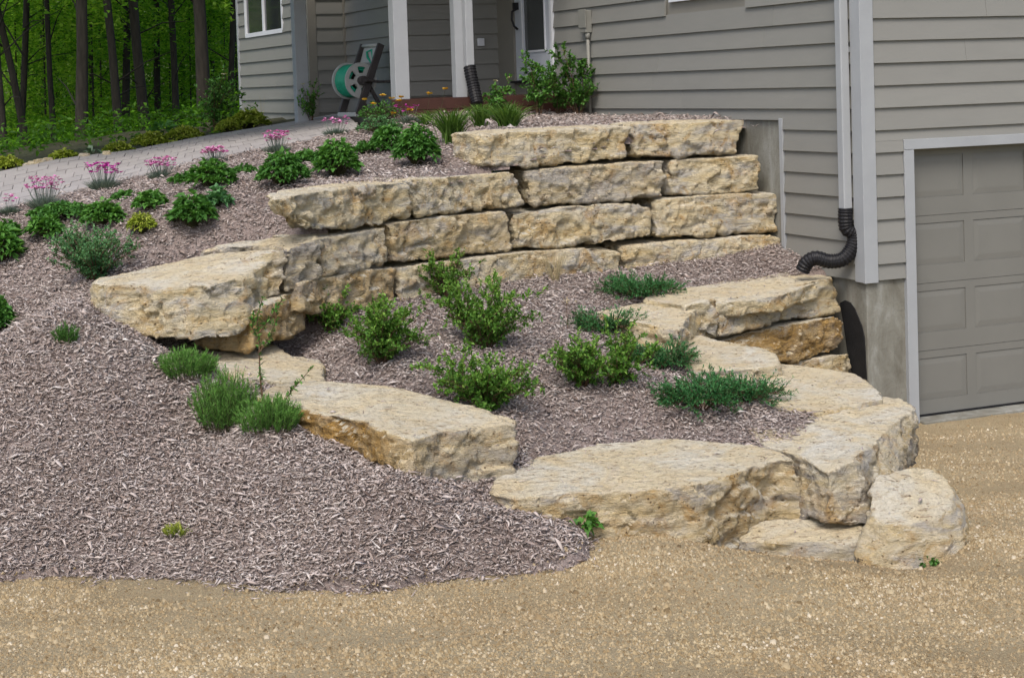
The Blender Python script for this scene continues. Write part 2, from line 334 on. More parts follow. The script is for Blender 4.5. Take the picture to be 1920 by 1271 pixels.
# plan outlines of the two beds
EDGE = [atz(x, y, z)[:2] for x, y, z in ((-350, 1075, .3), (-100, 1085, .3), (0, 1083, .3), (150, 1072, .3), (300, 1084, .29), (420, 1100, .28), (560, 1113, .285), (680, 1117, .28), (850, 1088, .285), (980, 1083, .285), (1060, 1062, .34), (1086, 1030, .39), (1100, 985, .46))]
_e = []
for k_ in range(len(EDGE) - 1):
    for t_ in np.arange(0, 1, .08):
        p_ = EDGE[k_] * (1 - t_) + EDGE[k_ + 1] * t_; _e.append(p_ + np.array([noise.noise(Vector((p_[0] * 5, p_[1] * 5, 2))), noise.noise(Vector((p_[0] * 5, p_[1] * 5, 8))) + .5 * noise.noise(Vector((p_[0] * 17, p_[1] * 17, 8)))]) * .055)
EDGE = _e + [EDGE[-1]]
STEP = [atz(1000, 900, .5)[:2], atz(960, 860, .6)[:2], atz(900, 800, .8)[:2], atz(720, 750, .9)[:2], atz(600, 735, .95)[:2], atz(505, 708, 1.02)[:2], atz(430, 668, 1.05)[:2], atY(405, 560, 10.9)[:2], atY(515, 450, 11.5)[:2]]
WALLC = [atY(600, 430, 11.5)[:2], atY(760, 400, 12.1)[:2], atY(905, 330, 12.75)[:2], atY(1150, 300, 13.5)[:2], atY(1360, 240, 14.12)[:2]]
UPOLY = EDGE + STEP + WALLC + [atY(1378, 228, 14.3)[:2], atY(1385, 225, 14.5)[:2], atY(1117, 220, 17.15)[:2], atY(1085, 190, 17.4)[:2], atY(757, 190, 16.85)[:2]] + [p[:2] for p in PATH_N[::-1]]
LPOLY = [atY(620, 560, 11.5)[:2], atY(760, 480, 12.3)[:2], atY(985, 480, 13.1)[:2], atY(1225, 480, 13.8)[:2], atY(1480, 470, 14.0)[:2], atY(1540, 510, 13.3)[:2], atY(1330, 540, 12.9)[:2], atz(1220, 580, 1.1)[:2], atz(1250, 630, .9)[:2], atz(1400, 690, .8)[:2],
         atz(1530, 765, .72)[:2], atz(1480, 830, .62)[:2], atz(1240, 850, .6)[:2], atz(1000, 890, .6)[:2], atz(930, 850, .6)[:2], atz(900, 790, .8)[:2], atz(720, 745, .95)[:2], atz(600, 725, 1.0)[:2], atz(470, 690, 1.0)[:2], atY(440, 640, 10.6)[:2], atY(470, 600, 11.5)[:2], atY(545, 580, 11.75)[:2]]
def bed(name, poly, fn, step, amp, label):
    P = np.array(poly); x0, y0 = P.min(0) - step; x1, y1 = P.max(0) + step
    xs = np.arange(x0, x1, step); ys = np.arange(y0, y1, step); nx, ny = len(xs), len(ys)
    X, Y = np.meshgrid(xs, ys); q = np.c_[X.ravel(), Y.ravel()]; ins = inside(poly, q)
    z = fn(q) + vnoise(q, 1.6, amp) + vnoise(q, 5, amp * .5, 3)
    z = np.where(ins, z, z - .05)
    idx = np.arange(nx * ny).reshape(ny, nx)
    f = np.stack([idx[:-1, :-1], idx[:-1, 1:], idx[1:, 1:], idx[1:, :-1]], -1).reshape(-1, 4)
    keep = ins[f].any(1); f = f[keep]; u, inv = np.unique(f, return_inverse=True)
    me = mesh_np(name, np.c_[q, z][u], inv.reshape(-1, 4), smooth=True)
    return tag(link(name, me, MAT['mulch']), label, kind='structure')
AMP = .02
def z_bed(fn, q, amp=AMP): return fn(q) + vnoise(q, 1.6, amp) + vnoise(q, 5, amp * .5, 3)
bed('mulch_ground', UPOLY, g_up, .07, AMP, None)
bed('mulch_ground', LPOLY, g_low, .07, AMP, None)
def grid_sheet(name, x0, x1, y0, y1, nx, ny, fn, mat):
    X, Y = np.meshgrid(np.linspace(x0, x1, nx), np.linspace(y0, y1, ny)); q = np.c_[X.ravel(), Y.ravel()]
    idx = np.arange(nx * ny).reshape(ny, nx); f = np.stack([idx[:-1, :-1], idx[:-1, 1:], idx[1:, 1:], idx[1:, :-1]], -1).reshape(-1, 4)
    return tag(link(name, mesh_np(name, np.c_[q, fn(q)], f, smooth=True), mat), kind='structure')
def ruts(q): return vnoise(q * np.array([.35, 1.6]), 1.0, .035, 7) + vnoise(q, 3, .012, 2)
grid_sheet('gravel_driveway', -9, 10, -3, 15.5, 190, 185, lambda q: g_gravel(q) + ruts(q), MAT['gravel'])
def terr(q):
    r = np.hypot(q[:, 0], q[:, 1]); return -.45 + np.clip((q[:, 1] - 62) / 60, 0, 1) ** 1.2 * 14 + np.clip((-q[:, 0] - 45) / 60, 0, 1) * 8
grid_sheet('ground', -400, 400, -400, 400, 161, 161, terr, MAT['grass'])
# woodland floor beyond the path
FP = [p + np.array([0, .1, -.03]) for p in PATH_F] + [atY(*p) for p in ((137, 292, 27), (300, 262, 28), (0, 300, 26), (372, 250, 27), (440, 232, 25.5))]
FP += [np.array(p) for p in ((-12, 17, 1.6), (-20, 30, 1.0), (-8, 45, 1.1), (0, 45, 1.6), (10, 40, 2.0), (-3.6, 27, 2.15), (4, 28, 2.3), (-30, 55, 1.5), (12, 60, 3), (-10, 60, 2.5))]
g_for = TPS(FP, .05)
FPOLY = [p[:2] + np.array([0, -.06]) for p in PATH_F] + [np.array(p) for p in ((-1.5, 27), (12, 27), (14, 66), (-34, 66), (-34, 15))]
P_ = np.array(FPOLY); bedf = bed('woodland_floor', FPOLY, g_for, .35, .06, None); bedf.data.materials[0] = MAT['soil']
# strip of mulch between the path and the woodland, under the golden perennials
# ------------------------------------------------------------------ paved path (individual pavers) 
def poly_at(P, s):
    P = np.array(P); d = np.r_[0, np.cumsum(np.linalg.norm(np.diff(P[:, :2], axis=0), axis=1))]; s = s * d[-1]
    return np.array([np.interp(s, d, P[:, k]) for k in range(3)])
path = empty('path', tuple(poly_at(PATH_N, .5)), None, None); path['kind'] = 'structure'
NR, NCC = 8, 30
pm = MB(); pa = None
def path_pt(u, v, dz=0):
    a, b = poly_at(PATH_N, u), poly_at(PATH_F, u); p = a * (1 - v) + b * v; p[2] += dz; return p - np.array(path.location)
base_v, base_f = [], []
for i in range(41):
    for j in (0, 1): base_v.append(path_pt(i / 40, j * 1.02 - .01, .002))
for i in range(40): base_f.append((2 * i, 2 * i + 2, 2 * i + 3, 2 * i + 1))
link('path_bed', mesh_np('path_bed', base_v, base_f), MAT['joint'], path)
for r in range(NR):
    off = (r % 2) * .5
    for c in range(NCC + (r % 2)):
        u0, u1 = max(0, (c - off) / NCC), min(1, (c + 1 - off) / NCC)
        if u1 - u0 < .004: continue
        gu, gv = .0005, .002
        dz = random.uniform(-.002, .003); P = []
        for z in (-.02, .012 + dz):
            for u, v in ((u0 + gu, r / NR + gv), (u1 - gu, r / NR + gv), (u1 - gu, (r + 1) / NR - gv), (u0 + gu, (r + 1) / NR - gv)): P.append(path_pt(u, v, z + (random.uniform(-.002, .002) if z > 0 else 0)))
        MB().hexa(P).build('paver', MAT['paver'], path)
# ------------------------------------------------------------------ house
C = np.array([2.6912, 12.8280]); N1, N2 = -D2, -D1
house = empty('house', (C[0], C[1], 0), 'grey lap-sided house with pale trim, garage door and recessed porch', 'house')
HO = Vector(house.location)
def part(mb, name, mat, parent=None, bevel=0, smooth=False):
    bmesh.ops.translate(mb.bm, verts=mb.bm.verts, vec=-HO)
    o = mb.build(name, MAT[mat] if isinstance(mat, str) else mat, parent or house, bevel, smooth); return o
tE = onwall(939, 90, C, D1)[0]; E1 = C + D1 * tE                          # far end of the long wall
tJ = onwall(748, 90, E1, D2)[0]; J = E1 + D2 * tJ
tK = onwall(650, 90, J, D1)[0]; K = J + D1 * tK
tL = onwall(580, 90, K, D2)[0]; L = K + D2 * tL
tM = onwall(450, 90, L, D1)[0]
EXP, Z0, ZT = .1715, 2.465, 5.2
def boards(O, D, N, t0, t1, zb, zt, holes=()):
    k = math.floor((zb - Z0) / EXP + 1e-6)
    while Z0 + k * EXP < zt:
        z = max(zb, Z0 + k * EXP); ztop = Z0 + (k + 1) * EXP
        segs = [(t0, t1)]
        for h0, h1, hz0, hz1 in holes:
            if ztop > hz0 + .01 and z < hz1 - .01:
                segs = [s for a, b in segs for s in ((a, min(b, h0)), (max(a, h1), b)) if s[1] - s[0] > .01]
        cut = []
        for a, b in segs:
            j = a + random.uniform(.6, 3.6)
            while j < b - .5: cut.append((a, j - .0012)); a = j + .0012; j += 3.66
            cut.append((a, b))
        for a, b in cut:
            P = lambda t, o, zz: (O[0] + D[0] * t + N[0] * o, O[1] + D[1] * t + N[1] * o, zz)
            fr = (z - (Z0 + k * EXP)) / EXP; jt = random.uniform(-.0015, .0015)
            ob, ib = .032 - fr * .02 + jt, .0105 - fr * .01
            zt_ = ztop + .012
            m = MB().hexa([P(a, ob, z), P(b, ob, z), P(b, ib, z), P(a, ib, z), P(a, .0085, zt_), P(b, .0085, zt_), P(b, -.004, zt_), P(a, -.004, zt_)])
            part(m, 'siding_board', 'siding')
        k += 1
def core(O, D, N, t0, t1, z0, z1, mat='taupe', name='wall', th=.16, off=-.006):
    part(MB().box(O, D, N, t0, t1, off - th, off, z0, z1), name, mat)
wt0, wt1 = 1.72, onwall(1259, 3, C, D1)[0]; wz = 3.50
dL, dR = onwall(970, 90, C, D1)[0], onwall(1041, 90, C, D1)[0]
boards(C, D1, N1, .105, 1.085, 1.14, 2.37)
boards(C, D1, N1, .105, dR - .03, 2.37, ZT, holes=((wt0 - .09, wt1 + .09, wz - .09, 4.9),))
boards(C, D2, N2, .095, .352, 1.14, 2.21)
boards(C, D2, N2, .095, 6.4, 2.21, ZT)
boards(E1, D2, N2, tJ + .02, -.02, 2.62, ZT)
boards(J, D1, N1, .02, tK - .045, 2.42, ZT)
boards(K, D2, N2, tL + .09, -.045, 2.41, ZT)
w6a, w6b = onwall(532, 60, L, D1)[0], onwall(465, 60, L, D1)[0]; w6z = onwall(467, 64, L, D1)[1]
boards(L, D1, N1, .02, tM - .06, 2.24, ZT, holes=((w6a - .04, w6b + .04, w6z - .03, w6z + 1.3),))
core(C, D1, N1, .15, tE, 1.15, ZT); core(C, D2, N2, .0, .44, 1.15, 2.2); core(C, D2, N2, .0, 6.4, 2.2, ZT); core(C, D2, N2, 5.35, 6.4, 0, 2.2)
core(E1, D2, N2, tJ, 0, 2.5, ZT); core(J, D1, N1, 0, tK, 2.3, ZT); core(K, D2, N2, tL, 0, 2.3, ZT); core(L, D1, N1, .0, tM, 2.2, ZT)
# foundation
part(MB().box(C, D1, N1, .0, 1.1, -.25, -.002, -.4, 1.138), 'foundation', 'concrete', bevel=.004)
part(MB().box(C, D1, N1, 1.1, tE, -.25, -.004, .4, 2.362), 'foundation', 'concrete')
part(MB().box(C, D2, N2, .004, .36, -.25, -.004, -.4, 1.138), 'foundation', 'concrete', bevel=.004)
part(MB().box(L, D1, N1, 0, tM, -.25, -.01, 1.6, 2.238), 'foundation', 'concrete')
# trim boards
part(MB().box(C, D1, N1, -.031, .1, .0, .031, 1.128, ZT), 'corner_board', 'trim', bevel=.002)
part(MB().box(C, D2, N2, -.0305, .092, .0, .033, 1.124, ZT), 'corner_board', 'trim', bevel=.002)
part(MB().box(C, D1, N1, 1.09, 1.14, -.006, .034, 1.25, 2.385), 'trim_board', 'trim', bevel=.002)
part(MB().box(C, D2, N2, .355, .447, -.11, .034, -.01, 2.132), 'trim_board', 'trim', bevel=.002)
part(MB().box(C, D2, N2, .355, 5.46, -.11, .036, 2.134, 2.212), 'trim_board', 'trim', bevel=.002)
part(MB().box(C, D2, N2, 5.36, 5.46, -.11, .034, -.01, 2.132), 'trim_board', 'trim', bevel=.002)
part(MB().box(K, D2, N2, tL - .02, tL + .088, 0, .03, 2.38, ZT), 'corner_board', 'taupe', bevel=.002)
part(MB().box(K, D2, N2, -.043, -.001, 0, .03, 2.40, ZT), 'corner_board', 'taupe', bevel=.002)
part(MB().box(L, D1, N1, tM - .058, tM + .02, -.02, .035, 2.22, ZT), 'corner_board', 'trim', bevel=.002)
# garage door: four sections with raised panels
GO = C + N2 * (-.085)
gd = part(MB().box(GO, D2, N2, .447, 5.36, -.04, -.012, .0, 2.134), 'garage_door', 'gdoor')
for s in range(4):
    z0, z1 = s * .5335 + .002, (s + 1) * .5335 - .002; pz0, pz1 = z0 + .142, z0 + .472
    m = MB().box(GO, D2, N2, .449, 5.358, -.012, .0, z0, pz0).box(GO, D2, N2, .449, 5.358, -.012, .0, pz1, z1)
    ts = [.449] + [x for i in range(8) for x in (.487 + i * .605, .487 + i * .605 + .515)] + [5.358]
    for i in range(0, len(ts), 2): m.box(GO, D2, N2, ts[i], ts[i + 1], -.012, .0002, pz0, pz1)
    part(m, 'door_section', 'gdoor', gd)
    for i in range(8):
        a, b = ts[1 + 2 * i], ts[2 + 2 * i]; q = .05
        if i > 5: continue
        P = lambda t, o, zz: (GO[0] + D2[0] * t + N2[0] * o, GO[1] + D2[1] * t + N2[1] * o, zz)
        A = [P(a + .001, -.0065, pz0 + .001), P(b - .001, -.0065, pz0 + .001), P(b - .001, -.0065, pz1 - .001), P(a + .001, -.0065, pz1 - .001)]
        B = [P(a + q, -.002, pz0 + q), P(b - q, -.002, pz0 + q), P(b - q, -.002, pz1 - q), P(a + q, -.002, pz1 - q)]
        part(MB().hexa(A + B), 'door_panel', 'gdoor', gd)
part(MB().box(C, D2, N2, .447, 5.4, -.09, .10, -.2, .016), 'threshold_slab', 'concrete', bevel=.006)
part(MB().box(GO, D2, N2, .449, 5.358, -.02, .008, .017, .034), 'weather_seal', 'black', gd)
# dampproofing left bare on the foundation
m = MB(); pts = [(1576, 568), (1585, 563), (1595, 567), (1603, 578), (1611, 597), (1617, 612), (1621, 630), (1623, 656), (1624, 680), (1626, 712), (1612, 706), (1598, 697), (1590, 660), (1583, 610)]
ov = [onwall(x, y, C, D1) for x, y in pts]
ring = [[m.bm.verts.new((C[0] + D1[0] * max(t, .012) + N1[0] * o, C[1] + D1[1] * max(t, .012) + N1[1] * o, z)) for t, z in ov] for o in (-.001, .007)]
m.bm.faces.new(ring[1]); m.bm.faces.new(ring[0][::-1])
for i in range(len(pts)): m.bm.faces.new((ring[0][i], ring[0][(i + 1) % len(pts)], ring[1][(i + 1) % len(pts)], ring[1][i]))
part(m, 'dampproofing', 'tar')
# downspout and black corrugated pipe at the garage corner
part(MB().box(C, D1, N1, .103, .185, .036, .112, 1.66, ZT + .05), 'downspout', 'trim', bevel=.008)
part(MB().box(C, D1, N1, .101, .205, .034, .04, 2.9, 2.94), 'downspout_strap', 'trim')
def corrugated(name, pts, r, amp, step, n=14, parent=None):
    P = [Vector(p) for p in pts]; out = []
    for i in range(len(P) - 1):   # Catmull-Rom
        p0, p1, p2, p3 = P[max(i - 1, 0)], P[i], P[i + 1], P[min(i + 2, len(P) - 1)]; L_ = (p2 - p1).length; k = max(2, int(L_ / step))
        for j in range(k):
            t = j / k; out.append(.5 * ((2 * p1) + (p2 - p0) * t + (2 * p0 - 5 * p1 + 4 * p2 - p3) * t * t + (3 * p1 - p0 - 3 * p2 + p3) * t ** 3))
    out.append(P[-1]); rr = [r + (amp if (i // 2) % 2 else -amp) for i in range(len(out))]
    m = MB(); m.tube(out, rr, n); return part(m, name, 'black', parent)
pw = C + D1 * .145 + N1 * .075
P3 = lambda x, y, Y: tuple(atY(x, y, Y))
Yp = pw[1]
corrugated('drain_pipe', [(pw[0], pw[1], 1.70), (pw[0] + .003, pw[1], 1.55), P3(1602, 440, Yp), P3(1597, 466, Yp - .01), P3(1580, 486, Yp - .02), P3(1555, 490, Yp), P3(1530, 484, Yp + .02), P3(1513, 492, Yp + .04), P3(1505, 507, Yp + .06)], .056, .0025, .0055)
# window above and window on the far wing
def window(O, D, N, t0, t1, z0, z1, mull=True):
    fr = MB()
    w = .055
    fr.box(O, D, N, t0 - w, t1 + w, -.01, .03, z0 - w, z0).box(O, D, N, t0 - w, t1 + w, -.01, .03, z1, z1 + w).box(O, D, N, t0 - w, t0, -.01, .03, z0, z1).box(O, D, N, t1, t1 + w, -.01, .03, z0, z1)
    if mull: fr.box(O, D, N, (t0 + t1) / 2 - .035, (t0 + t1) / 2 + .035, -.008, .026, z0, z1)
    f = part(fr, 'window', 'frame')
    tm = (t0 + t1) / 2
    for a, b in ((t0, tm - .035), (tm + .035, t1)): part(MB().box(O, D, N, a, b, -.012, .006, z0, z1), 'pane', 'pane', f)
window(C, D1, N1, wt0, wt1 - .05, wz, 4.8)
window(L, D1, N1, w6a, w6b, w6z, w6z + 1.2)
# entry door with glass, handle and casing
zD = onwall(1010, 150, C, D1)[1]
part(MB().box(C, D1, N1, dL, tE, -.005, .045, zD - .17, ZT), 'door_casing', 'taupe')
g0, g1 = onwall(1025, 60, C, D1)[0], onwall(984, 60, C, D1)[0]; gz = onwall(1000, 95, C, D1)[1]
d = part(MB().box(C, D1, N1, dR + .03, dL - .004, -.03, .02, zD, gz).box(C, D1, N1, dR + .03, g0, -.03, .02, gz, zD + 2.05).box(C, D1, N1, g1, dL - .004, -.03, .02, gz, zD + 2.05).box(C, D1, N1, g0, g1, -.03, .02, zD + 1.9, zD + 2.05), 'entry_door', 'door_w')
part(MB().box(C, D1, N1, g0, g1, -.02, .0, gz, zD + 1.9), 'pane', 'pane2', d)
gb = MB()
for a, b, c_, e in ((g0 - .02, g0, gz - .02, zD + 1.92), (g1, g1 + .02, gz - .02, zD + 1.92)): gb.box(C, D1, N1, a, b, .02, .032, c_, e)
gb.box(C, D1, N1, g0, g1, .02, .032, gz - .02, gz)
part(gb, 'glazing_bead', 'frame', d)
hz = onwall(970, 18, C, D1)[1]; th = (dL + g1) / 2 + .02
hp = lambda t, o, z: (C[0] + D1[0] * t + N1[0] * o, C[1] + D1[1] * t + N1[1] * o, z)
hm = MB().tube([hp(th, .04, hz), hp(th, .09, hz - .03), hp(th - .01, .1, hz - .12), hp(th - .02, .08, hz - .19), hp(th - .03, .04, hz - .23)], [.016, .013, .012, .013, .014], 8)
hm.box(C, D1, N1, th - .03, th + .03, .02, .07, hz - .01, hz + .07); part(hm, 'door_handle', 'black', d)
part(MB().box(C, D1, N1, dR - .028, dR + .028, -.005, .05, zD - .02, ZT), 'door_casing', 'frame')
part(MB().box(C, D1, N1, dR - .05, dL + .02, -.04, .09, zD - .03, zD - .004), 'door_sill', 'black')
part(MB().box(C, D1, N1, dR - .03, dL + .02, -.04, .03, 2.5, zD - .03), 'step_riser', 'taupe')
core(C, D1, N1, dR, tE, 2.36, ZT, th=.12, off=-.05)
# porch platform, posts and its roof
Qw = C + D1 * (onwall(1082, 195, C, D1)[0]); sP = onwall(757, 187, Qw, D2)[0]
zP = onwall(757, 187, Qw, D2)[1]
pf = Qw + D2 * (sP - .12)
dep = (E1 - Qw) @ D1
_c = [Qw + D2 * (sP - .12) + D1 * .03, Qw - D2 * .01 + D1 * .03, E1 - D1 * .01 - D2 * .01, J - D1 * .01 - D2 * .02]
part(MB().hexa([(*p, zP - .45) for p in _c] + [(*p, zP) for p in _c]), 'porch_floor', 'deck')
n = 4
for i in range(n): part(MB().box(Qw, D2, D1, sP - .12, -.01, -.005 - .002 * (i % 2), .028, zP - .03 - (i + 1) * .085 + .006, zP - .03 - i * .085 + (.03 if i == 0 else 0)), 'skirt_board', 'deck')
def post(p, z0, w=.075, name='porch_post'):
    return part(MB().box(p, D2, D1, -w, w, -w, w, z0, 5.0), name, 'trim', bevel=.004)
p2 = Qw + D2 * sP + D1 * .09; post(p2, zP)
p3 = Qw + D2 * onwall(869, 186, Qw, D2)[0] + D1 * .09; post(p3, zP, .06)
ds = Qw + D2 * onwall(880, 160, Qw, D2)[0] + D1 * -.02
part(MB().box(ds, D2, D1, -.045, .04, -.045, .045, 2.90, 5.0), 'downspout', 'trim', bevel=.006)
corrugated('drain_pipe', [(ds[0], ds[1], 2.93), tuple(atY(884, 145, ds[1] - .03)), tuple(atY(889, 168, ds[1] - .06)), tuple(atY(895, 195, ds[1] - .12))], .062, .0028, .007)
p1 = atY(567, 226, 19.5)[:2]; z1 = atY(567, 226, 19.5)[2]; post(p1, z1 - .05, .072)
part(MB().box(Qw, D2, D1, -6.5, 0.0, -.6, 3.0, 5.0, 5.12), 'porch_ceiling', 'roof')
ob = onwall(899, 80, E1, D2)
part(MB().box(E1, D2, N2, ob[0] - .04, ob[0] + .04, .02, .06, ob[1] - .045, ob[1] + .045), 'outlet_cover', 'frame', bevel=.006)
# utility box and conduit on the long wall
ub = onwall(1108, 42, C, D1)
part(MB().box(C, D1, N1, ub[0] - .07, ub[0] + .07, .022, .095, ub[1] - .11, ub[1] + .12), 'utility_box', 'box', bevel=.006)
part(MB().box(C, D1, N1, ub[0] - .085, ub[0] + .085, .094, .104, ub[1] - .06, ub[1] + .13), 'utility_box_cover', 'box', bevel=.003)
part(MB().tube([hp(ub[0] - .04, .06, ub[1] - .1), hp(ub[0] - .04, .055, 2.3)], .018, 10), 'conduit', 'box', smooth=True)
part(MB().tube([hp(ub[0] - .04, .06, ub[1] - .11), hp(ub[0] - .04, .06, ub[1] - .17)], .026, 10), 'conduit_collar', 'box', smooth=True)
# eaves, gutter and roof (above the picture, they shade the walls)
part(MB().box(C, D1, N1, -.4, tE, -8, .45, ZT, ZT + .14), 'roof', 'roof')
rf = MB(); Pn = lambda t, o, z: (C[0] + D1[0] * t + N1[0] * o, C[1] + D1[1] * t + N1[1] * o, z)
rf.hexa([Pn(-.45, .5, ZT + .143), Pn(tE + 4, .5, ZT + .143), Pn(tE + 4, -8, ZT + .143), Pn(-.45, -8, ZT + .143), Pn(3, -3.4, 7.6), Pn(tE, -3.4, 7.6), Pn(tE, -4.2, 7.6), Pn(3, -4.2, 7.6)]); part(rf, 'roof', 'tar')
part(MB().box(L, D1, N1, -.5, tM + .5, -5, .45, ZT, ZT + .14), 'roof', 'roof')
# ------------------------------------------------------------------ hose reel cart
ro = atY(664, 219, 18.8); reel = empty('hose_reel', tuple(ro), 'green garden hose wound on a grey hose reel cart against the house wall', 'hose reel')
ua = np.array([.58, -.815]); va = np.array([.815, .58])
def RP(u, v, z): return Vector((ua[0] * u + va[0] * v, ua[1] * u + va[1] * v, z))
def rbar(u, pts, w, th, mat, name):   # plate in the v-z plane with its own thickness
    m = MB()
    for (v0, z0), (v1, z1) in zip(pts, pts[1:]):
        d = Vector((v1 - v0, z1 - z0)).normalized(); nn = Vector((-d.y, d.x)) * w / 2
        q = [(v0 - nn.x, z0 - nn.y), (v1 - nn.x, z1 - nn.y), (v1 + nn.x, z1 + nn.y), (v0 + nn.x, z0 + nn.y)]
        m.hexa([RP(u - th / 2, a, b) for a, b in q] + [RP(u + th / 2, a, b) for a, b in q])
    return m.build(name, MAT[mat], reel, bevel=.004)
for u in (-.19, .19):
    rbar(u, [(-.06, .02), (.27, .80)], .085, .03, 'reel_d', 'side_frame')
    rbar(u * .86, [(.10, .36), (.30, .02)], .045, .025, 'reel_d', 'rear_leg')
def disc(u, r, th, mat, name, holes=0, hub=.05):
    m = MB(); c = (.02, .40); n = 48
    def P(a, rr, uu): return m.bm.verts.new(RP(uu, c[0] + math.cos(a) * rr, c[1] + math.sin(a) * rr))
    rad = [hub, r * .42, r * .78, r]; R_ = [[[P(2 * math.pi * i / n, q, u + s * th / 2) for i in range(n)] for q in rad] for s in (-1, 1)]
    for k in range(3):
        for i in range(n):
            hole = holes and k == 1 and (i % (n // holes)) < n // holes * .55
            j = (i + 1) % n
            if not hole:
                for s in (0, 1): m.bm.faces.new((R_[s][k][i], R_[s][k][j], R_[s][k + 1][j], R_[s][k + 1][i]))
    for i in range(n):
        j = (i + 1) % n; m.bm.faces.new((R_[0][3][i], R_[0][3][j], R_[1][3][j], R_[1][3][i]))
    return m.build(name, MAT[mat], reel, smooth=False)
disc(.14, .20, .018, 'reel_l', 'drum_flange', 5); disc(-.14, .205, .018, 'reel_l', 'drum_flange', 5)
m = MB(); m.tube([RP(-.22, .02, .40), RP(.22, .02, .40)], .05, 20); m.build('drum_hub', MAT['reel_d'], reel)
pts = []
for k in range(26 * 22):
    a = k / 22 * 2 * math.pi; turn = k / 22; layer = int(turn // 9); f_ = (turn % 9) / 9; f_ = f_ if layer % 2 == 0 else 1 - f_
    pts.append(RP(-.125 + .25 * f_, .02 + math.cos(a) * (.125 + layer * .024), .40 + math.sin(a) * (.125 + layer * .024)))
m = MB(); m.tube(pts, .0145, 6); m.build('hose', MAT['hose'], reel, smooth=True)
m = MB(); m.tube([RP(.1, .16, .45), RP(.11, .22, .55), RP(.0, .2, .66), RP(-.06, .23, .72), RP(.02, .25, .74), RP(.09, .22, .62), RP(.03, .2, .5)], .014, 6); m.build('hose', MAT['hose'], reel, smooth=True)
m = MB().hexa([RP(-.17, .20, .60), RP(.17, .20, .60), RP(.17, .225, .60), RP(-.17, .225, .60), RP(-.17, .265, .79), RP(.17, .265, .79), RP(.17, .29, .79), RP(-.17, .29, .79)]); m.build('hose_tray', MAT['reel_l'], reel, bevel=.004)
m = MB(); m.tube([RP(-.19, .25, .79), RP(.19, .25, .79)], .02, 10); m.build('handle_bar', MAT['reel_l'], reel, smooth=True)
m = MB().hexa([RP(-.2, -.1, 0), RP(.2, -.1, 0), RP(.2, -.02, 0), RP(-.2, -.02, 0), RP(-.2, -.1, .05), RP(.2, -.1, .05), RP(.2, -.02, .05), RP(-.2, -.02, .05)]); m.build('foot_bar', MAT['reel_l'], reel, bevel=.006)
m = MB(); m.tube([RP(.2, .02, .40), RP(.25, .02, .40), RP(.25, .2, .38), RP(.25, .27, .38), RP(.34, .29, .38)], [.02, .02, .014, .014, .02], 8); m.build('crank', MAT['reel_d'], reel)
